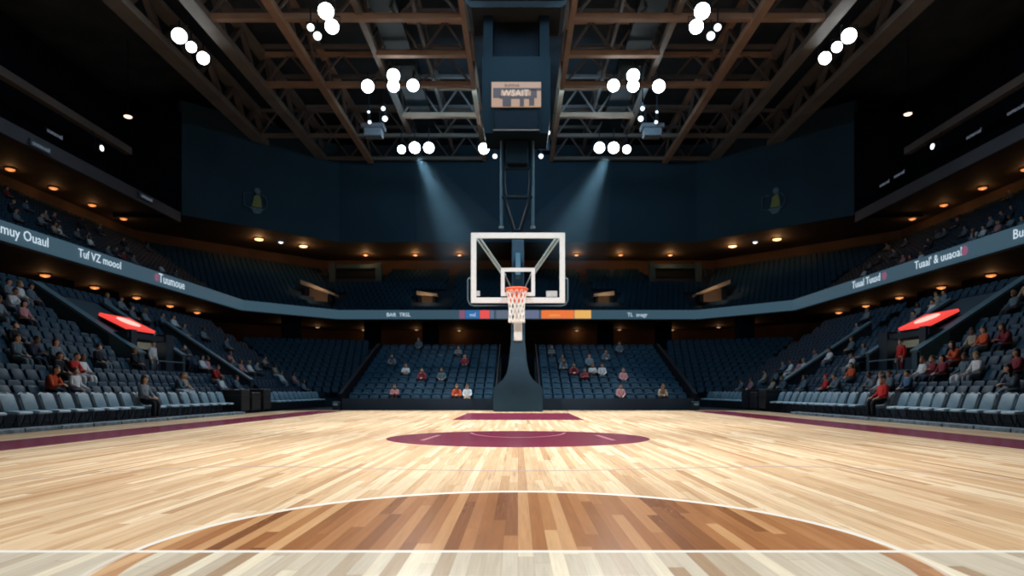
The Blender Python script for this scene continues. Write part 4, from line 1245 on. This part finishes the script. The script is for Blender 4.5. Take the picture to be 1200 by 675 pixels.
for s, lst in ((-1, L_), (1, R_)):
    for (px, py, top, bot, hair, pose) in lst:
        r, d = side_row_for(s, px, py)
        i = max(0, round((d - side_start(r)) / SPC))
        i = min(i, side_count(r) - 1)
        for step in (0, 1, -1, 2, -2, 3, -3, 4):
            if (s, r, i + step) not in OCC and 0 <= i + step < side_count(r):
                p = side_pos(s, r, i + step)
                if not in_vomitory(p.x, p.y) and not in_rail(p.x, p.y):
                    i += step; break
        else: continue
        OCC[(s, r, i)] = 1
        PEOPLE[s].append((r, i, top, bot, hair, pose))
for s in (-1, 1):
    byrow = {}
    for k, (r, i, top, bot, hair, pose) in enumerate(sorted(PEOPLE[s])):
        byrow[r] = byrow.get(r, 0) + 1
        p = side_pos(s, r, i)
        hat = 'red cap' if hair == 'red' else hair + ' hair'
        person(p, (PI / 2 if s > 0 else -PI / 2) + rnd.uniform(-0.12, 0.12),
               'spectator in %s top, %s person from near end, %s row up, %s lower stand' % (top, ordn(byrow[r]), ordn(r + 1), SIDE[s]),
               top, bot, hair, [0, 0, 1, 0, 2][k % 5], pose, longhair=(k * 7 % 3 == 0) and hair != 'red')
# courtside sitters and the people standing in the tunnels
dg_ = CHX * F / abs(169 - CX)
person((-CHX + 0.02, dg_, 0), -PI / 2, 'person in grey jacket and black trousers seated courtside among the grey chairs', 'grey', 'black', 'brown', 0, 'upright', 1, scale=1.14)
courtside_chair(-CHX, dg_, -PI / 2, 'grey courtside chair occupied by the person in the grey jacket')
dr_ = CHX * F / abs(1034 - CX)
person((CHX - 0.02, dr_, 0), PI / 2, 'person in bright red jacket and black trousers seated courtside among the grey chairs', 'red', 'black', 'dark', 0, 'turned', 0, scale=1.14)
courtside_chair(CHX, dr_, PI / 2, 'grey courtside chair occupied by the person in the bright red jacket')
# ---- end stand spectators (photo px, py), tiny
E_ = {-1: [(543, 456, 'white', 'beige'), (537, 458, 'orange', 'black'), (467, 460, 'pink', 'black'), (500, 440, 'maroon', 'black'), (513, 439, 'slate', 'black'), (545, 424, 'maroon', 'black'), (475, 431, 'white', 'black'), (463, 421, 'grey', 'black'), (532, 411, 'grey', 'black'), (488, 404, 'slate', 'black')],
      1: [(656, 430, 'grey', 'black'), (663, 421, 'slate', 'black'), (677, 434, 'maroon', 'black'), (684, 440, 'maroon', 'navy'), (692, 421, 'grey', 'black'), (698, 431, 'white', 'black'), (711, 420, 'slate', 'black'), (708, 434, 'white', 'slate'), (732, 457, 'pink', 'black'), (776, 456, 'beige', 'black'), (733, 441, 'pink', 'black'), (642, 412, 'slate', 'black'), (725, 408, 'grey', 'black')]}
for s in (-1, 1):
    got = []
    for px, py, top, bot in E_[s]:
        best = None
        for r in range(ENR):
            d = e_y(r); z = 1 + (CY - py) * d / F
            err = abs(z - (e_z(r) + 0.92))
            if best is None or err < best[0]: best = (err, r, d)
        _, r, d = best
        i = round((abs(px - CX) * d / F - 1.62) / SPC); i = max(0, min(ECNT - 1, i))
        if ('e', s, r, i) in OCC: continue
        OCC[('e', s, r, i)] = 1; got.append((r, i, top, bot))
    byrow = {}
    for k, (r, i, top, bot) in enumerate(sorted(got)):
        byrow[r] = byrow.get(r, 0) + 1
        person(end_pos(s, r, i), PI, 'spectator in %s top, %s person out from hoop, %s row up, end stand, %s half' % (top, ordn(byrow[r]), ordn(r + 1), SIDE[s]),
               top, bot, ('dark', 'brown')[k % 2], [0, 0, 1][k % 3], ('upright', 'leaning', 'crossed')[k % 3], k % 2)

# ---- upper tier spectators
def up_pos_side(s, r, d): return Vector((s * (24 + u_off(r)), d, u_z(r)))
U_L = [(10, 240, 'navy'), (22, 252, 'slate'), (45, 256, 'grey'), (50, 250, 'grey'), (58, 266, 'beige'), (73, 273, 'white'), (88, 271, 'slate'), (105, 278, 'grey'), (103, 282, 'white'), (114, 266, 'slate'), (126, 292, 'slate'), (132, 297, 'navy'), (143, 299, 'maroon'), (158, 303, 'grey'), (172, 288, 'slate'), (144, 283, 'navy'), (190, 316, 'white'), (205, 322, 'slate'), (30, 239, 'slate'), (8, 225, 'maroon'), (118, 272, 'navy'), (64, 258, 'navy'), (95, 262, 'navy'), (150, 292, 'slate')]
U_R = [(1195, 262, 'slate'), (1188, 258, 'grey'), (1178, 255, 'navy'), (1172, 264, 'pink'), (1160, 262, 'grey'), (1150, 274, 'white'), (1145, 278, 'grey'), (1132, 271, 'slate'), (1105, 272, 'slate'), (1099, 276, 'grey'), (1062, 283, 'slate'), (1043, 288, 'beige'), (1056, 304, 'pink'), (1066, 305, 'maroon'), (1050, 297, 'slate'), (1078, 301, 'white'), (1030, 304, 'navy'), (1011, 319, 'white'), (1020, 312, 'slate'), (1140, 276, 'white'), (1182, 248, 'navy'), (1120, 262, 'navy'), (1185, 228, 'slate'), (1090, 284, 'navy')]
upk = {}
for s, lst in ((-1, U_L), (1, U_R)):
    got = []
    for px, py, top in lst:
        best = None
        for r in range(UNR):
            X = 24 + u_off(r); d = X * F / abs(px - CX); z = 1 + (CY - py) * d / F
            err = abs(z - (u_z(r) + 0.95))
            if best is None or err < best[0]: best = (err, r, d)
        _, r, d = best
        i = round((d - 20) / SPC)
        if ('u', s, r, i) in OCC: continue
        OCC[('u', s, r, i)] = 1; got.append((r, i, top))
    byrow = {}
    for k, (r, i, top) in enumerate(sorted(got)):
        byrow[r] = byrow.get(r, 0) + 1
        person(up_pos_side(s, r, 20 + SPC * i), PI / 2 if s > 0 else -PI / 2,
               'spectator in %s top, %s person from near end, %s row of upper tier, %s side' % (top, ordn(byrow[r]), ordn(r + 1), SIDE[s]),
               top, 'black', ('dark', 'brown', 'dark')[k % 3], [0, 0, 1, 0, 2][k % 5], ('upright', 'leaning', 'turned')[k % 3], k % 2)

# ------------------------------------------------------------------ fixed seats: nearest as objects, the rest as one mass
def add_seat(mb, p, rz, occupied, parts=LOW):
    c, s_ = math.cos(rz), math.sin(rz)
    for k in ('backrest', 'pan_down' if occupied else 'pan_up'):
        vs, fs = parts[k]
        mb.add([(p[0] + v[0] * c - v[1] * s_, p[1] + v[0] * s_ + v[1] * c, p[2] + v[2]) for v in vs], fs)
mass = MB()
N_EACH = 150
for s in (-1, 1):
    rz = PI / 2 if s > 0 else -PI / 2
    cand = []
    for r in range(NR):
        for i in range(side_count(r)):
            p = side_pos(s, r, i)
            if in_vomitory(p.x, p.y) or in_rail(p.x, p.y): continue
            cand.append((p.y, r, i, p))
    cand.sort(key=lambda c: c[0])
    for r in range(NR):                      # the rows run on beside the viewer, outside the frame
        k = 1
        while side_start(r) - SPC * k > 11.0:
            p = side_pos(s, r, 0); p.y -= SPC * k; k += 1
            add_seat(mass, p, rz, False)
    for k, (d, r, i, p) in enumerate(cand):
        occ = (s, r, i) in OCC
        if k < N_EACH:
            e = tag(empty('stadium_seat', p, rz), 'navy %s seat, %s from near end, %s row up, %s lower stand' % ('occupied' if occ else 'empty tip-up', ordn(i + 1), ordn(r + 1), SIDE[s]), 'seat', 'navy seats of the lower side stands')
            link_mesh('backrest', SM['backrest'], e)
            link_mesh('seat_pan', SM['pan_down' if occ else 'pan_up'], e)
            link_mesh('bracket', SM['bracket'], e)
        else:
            add_seat(mass, p, rz, occ)
    for r in range(ENR):
        for i in range(ECNT):
            add_seat(mass, end_pos(s, r, i), PI, ('e', s, r, i) in OCC)
    # corner stand rows
    A, B = Vector((s * 14.6, 44.0, 0)), Vector((s * 9.8, 46.5, 0))
    A2, B2 = Vector((s * 24.5, 56.5, 0)), Vector((s * 13.2, 61.0, 0))
    for r in range(12):
        t = (r + 0.45) / 12
        a, b = A.lerp(A2, t), B.lerp(B2, t)
        n = int((b - a).length / 0.6)
        dr = (b - a).normalized()
        ang = math.atan2(dr.y, dr.x) + (PI if s < 0 else 0)
        for i in range(1, n):
            p = a + dr * (0.6 * i); p.z = 0.5 + 4.3 * r / 11
            add_seat(mass, p, ang, False)
o = mass.build('seating', M['seat'], smooth=False)
tag(o, 'mass of small distant navy seats filling the lower stands beyond the near blocks', 'seats', kind='stuff')
up = MB()
HOLES = []
for s in (-1, 1):
    for px, py, d, wx, wy in ((372, 340, 66.2, 2.4, 2.2), (500, 347, 67.5, 1.7, 2.2), (417, 317, 73.2, 3.5, 1.6)):
        c = P(px if s < 0 else 1208 - px, py, d); HOLES.append((c.x, c.y + .5, c.z, wx, wy))
def cheap_seat(mb, p, rz):
    c, s_ = math.cos(rz), math.sin(rz)
    for (cx, cy, cz, dx, dy, dz) in ((0, -0.22, 0.62, 0.48, 0.08, 0.46), (0, -0.05, 0.5, 0.44, 0.16, 0.30)):
        hx, hy, hz = dx / 2, dy / 2, dz / 2
        vs = [(cx + a * hx, cy + b * hy, cz + q * hz) for a in (-1, 1) for b in (-1, 1) for q in (-1, 1)]
        mb.add([(p[0] + v[0] * c - v[1] * s_, p[1] + v[0] * s_ + v[1] * c, p[2] + v[2]) for v in vs],
               [(0, 1, 3, 2), (4, 6, 7, 5), (0, 4, 5, 1), (2, 3, 7, 6), (0, 2, 6, 4), (1, 5, 7, 3)])
for r in range(UNR):
    op = offset_path(PATH, u_off(r))
    for g in range(len(op) - 1):
        a, b = op[g], op[g + 1]
        n = int((b - a).length / SPC); dr = (b - a).normalized()
        ang = math.atan2(dr.y, dr.x) + PI
        for i in range(n):
            if g in (0, 4):
                # same grid as the side spectators
                d = 20 + SPC * i
                if d > 56.3 + 0.4 * u_off(r): continue
                s = -1 if g == 0 else 1
                if ('u', s, r, i) in OCC: continue
                cheap_seat(up, up_pos_side(s, r, d), -PI / 2 if s < 0 else PI / 2)
            else:
                p = a + dr * (SPC * (i + 0.5))
                if g == 2 and abs(abs(p.x) - 7.4) < 0.5: continue
                if any(abs(p.x - c[0]) < c[3] and abs(p.y - c[1]) < c[4] and abs(u_z(r) + .4 - c[2]) < 1.7 for c in HOLES): continue
                cheap_seat(up, (p.x, p.y, u_z(r)), ang)
o = up.build('upper_seating', M['seat'])
tag(o, 'mass of dark navy seats filling the upper tier above the ribbon board', 'seats', kind='stuff')
# ------------------------------------------------------------------ tunnels (vomitories) with lit red sign roofs in the side stands
for s in (-1, 1):
    side = who[s]
    e = tag(empty('tunnel_entrance', (s * 16.3, 29.1, 1.4)), 'entrance tunnel in lower stand under a glowing red sign, %s' % side, 'tunnel')
    O = Vector((s * 16.3, 29.1, 1.4))
    def W(mb, name, m, par=None):
        o = mb.build(name, m, par or e); 
        if par is None: o.matrix_parent_inverse = Matrix.Translation(-O)
        return o
    # long sloped parapets either side, following the rake
    def parapet(y, th, x0, x1, h, nm, m):
        z0 = tread_z((x0 - X0) / TR); z1 = tread_z((x1 - X0) / TR)
        mb = MB().prism([(s * x0, y, z0 - 0.9), (s * x0, y, z0 + h), (s * x1, y, z1 + h), (s * x1, y, z1 - 1.0)], (0, 0, 0), (0, th, 0))
        o = W(mb, nm, m)
        mb = MB().beam((s * x0, y + th / 2, z0 + h + .04), (s * x1, y + th / 2, z1 + h + .04), th + 0.22, 0.10)
        W(mb, nm + '_cap', M['parapetcap'])
    parapet(27.0, 0.34, 15.75, 20.2, 0.95, 'near_parapet', M['parapet'])
    parapet(30.75, 0.25, 15.9, 19.6, 0.95, 'far_parapet', M['parapet'])
    # sloped slate roof between the parapets behind the sign
    W(MB().prism([(s * 17.0, 27.4, 3.20), (s * 17.0, 27.4, 3.40), (s * 20.0, 27.4, 5.15), (s * 20.0, 27.4, 4.95)], (0, 0, 0), (0, 3.3, 0)), 'roof', M['parapet'])
    # added plate at foot of the near parapet, lit cap put into its colour
    W(MB().prism([(s * 15.85, 26.94, 1.95), (s * 15.85, 26.94, 2.55), (s * 17.0, 26.94, 3.32), (s * 17.0, 26.94, 2.75)], (0, 0, 0), (0, 0.05, 0)), 'lit_cap_plate', M['parapetcap'])
    # doorway: jambs, lintel, lit olive interior
    W(MB().box((s * 16.55, 27.55, 2.5), (0.5, 0.42, 2.2)), 'jamb', M['navywall'])
    W(MB().box((s * 16.55, 30.4, 2.5), (0.5, 0.70, 2.2)), 'jamb', M['navywall'])
    W(MB().box((s * 16.75, 29.0, 3.38), (0.7, 3.5, 0.22)), 'lintel', M['navywall'])
    W(MB().box((s * 19.3, 29.1, 2.4), (0.1, 3.3, 2.3)), 'back_wall', M['tunnelwall'])
    W(MB().box((s * 18.0, 30.55, 2.4), (2.5, 0.1, 2.2)), 'side_wall', M['tunnelwall'])
    W(MB().box((s * 17.8, 29.1, 1.36), (3.2, 3.3, 0.08)), 'tunnel_floor', M['concrete'])
    mb = MB().tube([(s * 15.6, 28.0, 1.3), (s * 15.6, 28.0, 2.3), (s * 15.6, 30.2, 2.3), (s * 15.6, 30.2, 1.3)], 0.035, 6)
    W(mb, 'handrail', M['rail'])
    l = bpy.data.lights.new('tunnel_light', 'POINT'); l.energy = 80; l.color = (1, 0.95, 0.82); l.shadow_soft_size = 0.3
    lo = bpy.data.objects.new('tunnel_light', l); COL.objects.link(lo); lo.location = (s * 18.0, 29.1, 3.0)
    DY = 0.0 if s < 0 else -1.4
    e.location.y += DY; lo.location.y += DY
    # red sign panel on the sloped roof
    g = tag(empty('tunnel_sign', (s * 17.5, 29.1, 4.02)), 'glowing red sign panel with pale centre on the tunnel roof, %s' % side, 'sign')
    sl = math.atan2(0.72, 1.45)
    b1 = MB().box((0, 0, 0), (1.40, 2.15, 0.14), bev=0.03).build('panel', M['signred'], g)
    b2 = MB().prism([(0.45 * math.cos(w) * (1 if s > 0 else 1), 0.62 * math.sin(w), 0.07) for w in [2 * PI * i / 16 for i in range(16)]], (0, 0, 0), (0, 0, 0.02)).build('pale_mark', M['signwhite'], b1)
    b3 = MB().box((0, 0, -0.12), (1.5, 1.9, 0.1)).build('backing', M['black'], g)
    g.rotation_euler = (0, -s * sl, 0); g.location.y += DY
    for k in (-1, 1):
        MB().tube([(0.5 * k, 0, -0.15), (0.5 * k, 0, -0.22)], 0.04, 6).build('bracket', M['housing'], g)
    # a second sloped aisle rail further along
    z0, z1 = tread_z(0.3), tread_z(6.5)
    e2 = tag(empty('aisle_parapet', (s * 14.2, 34.6, 0.6)), 'dark sloped aisle parapet beyond the tunnel in lower stand, %s' % side, 'parapet')
    mb = MB().prism([(0, -0.15, -0.3), (0, -0.15, z0 + 0.35), (s * 4.6, -0.15, z1 + 0.35), (s * 4.6, -0.15, z1 - 1.0)], (0, 0, 0), (0, 0.3, 0))
    mb.build('wall_slab', M['navywall'], e2)
    MB().beam((0, 0, z0 + 0.40), (s * 4.6, 0, z1 + 0.40), 0.42, 0.09).build('cap', M['parapetcap'], e2)
    # standing person in the tunnel mouth
    if s < 0:
        person((-16.0, 16.0 * F / (CX - 179), 1.45), -PI / 2, 'person in white top standing in the tunnel mouth under the red sign', 'white', 'slate', 'dark', 0, 'standing')
    else:
        person((16.0, 16.0 * F / (1056 - CX), 1.45), PI / 2, 'person in red top standing in the tunnel mouth under the red sign', 'red', 'maroon', 'dark', 0, 'standing')
    # black equipment cases between the two chair rows
    for k, (d, h, w) in enumerate(((28.9, 0.98, 0.9), (30.1, 0.86, 1.0), (31.4, 1.0, 0.9))):
        c = tag(empty('equipment_case', (s * 12.55, d + (0 if s < 0 else 3.35), 0)), 'black wheeled equipment case, %s from near end between chair rows, %s side' % (ordn(k + 1), SIDE[s]), 'case')
        bd = MB().box((0, 0, 0.10 + h / 2), (0.85, w, h - 0.04), bev=0.04).build('body', M['case'], c)
        MB().box((0, 0, 0.10 + h * 0.72), (0.88, w + 0.03, 0.05)).build('lid_band', M['seat_metal'], bd)
        MB().tube([(-s * 0.46, -0.12, 0.10 + h * .5), (-s * 0.50, -0.10, 0.10 + h * .5), (-s * 0.50, 0.10, 0.10 + h * .5), (-s * 0.46, 0.12, 0.10 + h * .5)], 0.018, 6).build('handle', M['seat_metal'], bd)
        for qx in (-1, 1):
            for qy in (-1, 1):
                MB().lathe([(0.055, -0.025), (0.055, 0.025)], 12, (qx * 0.32, qy * (w / 2 - 0.14), 0.06), rot=(0, PI / 2, 0)).build('wheel', M['housing'], c)
    # sloped rails along the inner edges of the end stand
    mb = MB()
    p = [(s * 1.2, EY0 - 0.5, 0.75), (s * 1.2, e_y(ENR - 1), 4.1)]
    e3 = tag(empty('end_stand_handrail', (0, 0, 0)), 'dark sloped handrail beside the centre gap of the end stand, %s half' % SIDE[s], 'handrail')
    MB().tube(p, 0.04, 6).build('rail', M['black'], e3)
    for k in range(5):
        r = k * 2.4
        MB().tube([(s * 1.2, e_y(r), e_z(r)), (s * 1.2, e_y(r), 0.75 + 3.35 * (e_y(r) - EY0 + .5) / (e_y(ENR - 1) - EY0 + .5))], 0.03, 6).build('post', M['black'], e3)
    # small pale floor lamp boxes at the outer corners of the end stand
    q = P(394 if s < 0 else 815, 472, 33.9)
    f = tag(empty('corner_beacon', (q.x, q.y, 0)), 'small pale lamp box on floor at outer corner of end stand, %s half' % SIDE[s], 'lamp')
    MB().box((0, 0, 0.22), (0.36, 0.3, 0.44), bev=0.04).build('body', M['tealbox'], f)
    MB().box((0, -0.155, 0.30), (0.24, 0.02, 0.12)).build('lens', M['boardteal'], f)
    # upper tier portals: beige lit walls
    for j, (px, py, wpx) in enumerate(((372, 340, 40), (500, 347, 24))):
        X0_, d = (px - CX), 67.5 if j else 66.2
        c = P(px if s < 0 else 1208 - px, py, d)
        r = max(0, min(UNR - 1, (c.z - 8.6) / URI))
        v = tag(empty('upper_portal', c), 'beige-walled %s portal in upper tier seating, %s half' % (('wide tilted', 'small')[j], SIDE[s]), 'portal')
        w = wpx * d / F
        sg = -1 if s < 0 else 1
        # tilt of the roof follows the corner
        dz = 0.55 if j == 0 else 0.0
        MB().prism([(-w / 2 * -sg, 0, dz + .55), (w / 2 * -sg, 0, -dz + .25), (w / 2 * -sg, 0, -dz + .0), (-w / 2 * -sg, 0, dz + .1)], (0, 0, 0), (0, 1.6, 0)).build('roof', M['beigewall'], v)
        MB().prism([(-w * .3 * -sg, 0.7, .3), (w * .25 * -sg, 0.7, .1), (w * .25 * -sg, 0.7, -1.1), (-w * .3 * -sg, 0.7, -1.1)], (0, 0, 0), (0, 0.2, 0)).build('opening', M['brownwall'], v)
        for q_ in (-1, 1):
            MB().box((q_ * w * .36, 0.6, -0.5), (0.3, 0.9, 1.5)).build('jamb', M['blackwall'], v)
        l = bpy.data.lights.new('portal_light', 'POINT'); l.energy = 45; l.color = (1, 0.72, 0.45); l.shadow_soft_size = 0.2
        lo = bpy.data.objects.new('portal_light', l); COL.objects.link(lo); lo.parent = v; lo.location = (0, -0.9, -0.3)
    # dark framed media booth at the back of the upper end tier
    c = P(417 if s < 0 else 791, 317, 73.2)
    v = tag(empty('media_booth', c), 'dark teal framed booth at back of upper end tier, %s half' % SIDE[s], 'booth')
    MB().box((0, 0, 0.45), (5.0, 0.3, 0.45)).build('beam', M['tealpad'], v)
    MB().box((0, 0.25, -0.3), (4.6, 0.2, 1.0)).build('window', M['black'], v)
    for q_ in (-1, 1):
        MB().box((q_ * 2.6, 0, -0.35), (0.7, 0.5, 2.4)).build('post', M['tealpad'], v)
# ------------------------------------------------------------------ camera
cam = bpy.data.cameras.new('camera'); co = bpy.data.objects.new('camera', cam); COL.objects.link(co)
co.location = (0, 0, 1.0); co.rotation_euler = (PI / 2, 0, 0)
cam.sensor_width = 36; cam.lens = F / 1200 * 36
cam.shift_x = -(CX - 600) / 1200; cam.shift_y = (CY - 337.5) / 1200
cam.clip_start = 0.1; cam.clip_end = 300
cam.dof.use_dof = True; cam.dof.focus_distance = 7.5; cam.dof.aperture_fstop = 1.2
SC.camera = co

# ------------------------------------------------------------------ lights: the arena floodlights and added fills
def spot(p, aim, watts, col, angle, blend, r, name='flood_beam'):
    l = bpy.data.lights.new(name, 'SPOT'); l.energy = watts; l.color = col
    l.spot_size = math.radians(angle); l.spot_blend = blend; l.shadow_soft_size = r
    o = bpy.data.objects.new(name, l); COL.objects.link(o); o.location = p
    o.rotation_mode = 'QUATERNION'
    o.rotation_quaternion = (Vector(aim) - Vector(p)).to_track_quat('-Z', 'Y')
    return o
for p, aim, w, r in SPOTS:
    spot(p, aim, 2600 * w, (1.0, 0.97, 0.93), 52, 0.8, max(0.3, r))
# rows of the same floodlights over the near half of the court, above the frame
for s in (-1, 1):
    for y in (6, 14, 22, 30):
        spot((s * 10.5, y, 23.4), (s * 2.5, y + (1.0 if y > 7 else 0), 0), 15000, (1.0, 0.97, 0.92), 45, 0.85, 0.5)
# two floods behind the camera trained on the backboard
for s in (-1, 1):
    spot((s * 9.0, 2.0, 22.5), (0, 29.4, 6.4), 16000, (0.92, 0.97, 1.0), 12, 0.6, 0.5)
for q0, q1 in BEAMS:
    spot(q0, q1, 15000, (0.42, 0.78, 1.0), 27, 0.9, 0.3)
# weak cool fill over the whole bowl, added to tint the stands blue
def area(p, aim, sx, sy, watts, col, name):
    l = bpy.data.lights.new(name, 'AREA'); l.shape = 'RECTANGLE'; l.size = sx; l.size_y = sy; l.energy = watts; l.color = col
    o = bpy.data.objects.new(name, l); COL.objects.link(o); o.location = p
    o.rotation_mode = 'QUATERNION'; o.rotation_quaternion = (Vector(aim) - Vector(p)).to_track_quat('-Z', 'Y')
    return o
for s in (-1, 1):
    area((s * 5, 30, 22.4), (s * 17, 30, 2), 3, 34, 1000, (0.38, 0.72, 1.0), 'stand_fill')
area((0, 26, 23.8), (0, 42, 2), 16, 3, 800, (0.38, 0.72, 1.0), 'stand_fill')
area((0, 50, 23.6), (0, 66, 20), 20, 2, 620, (0.35, 0.70, 1.0), 'wall_fill')  # added fill that brightens the back wall, no fixture there

w = bpy.data.worlds.new('world'); SC.world = w; w.use_nodes = True
w.node_tree.nodes['Background'].inputs[0].default_value = (0.10, 0.17, 0.26, 1)
w.node_tree.nodes['Background'].inputs[1].default_value = 0.05

SC.view_settings.view_transform = 'Standard'; SC.view_settings.look = 'None'
SC.view_settings.gamma = 1.0; SC.view_settings.use_curve_mapping = False
SC.view_settings.exposure = 0.0
SC.cycles.use_denoising = True
SC.cycles.max_bounces = 6; SC.cycles.diffuse_bounces = 3; SC.cycles.glossy_bounces = 3; SC.cycles.transmission_bounces = 6; SC.cycles.transparent_max_bounces = 8
SC.cycles.sample_clamp_indirect = 4.0
SC.cycles.use_light_tree = True
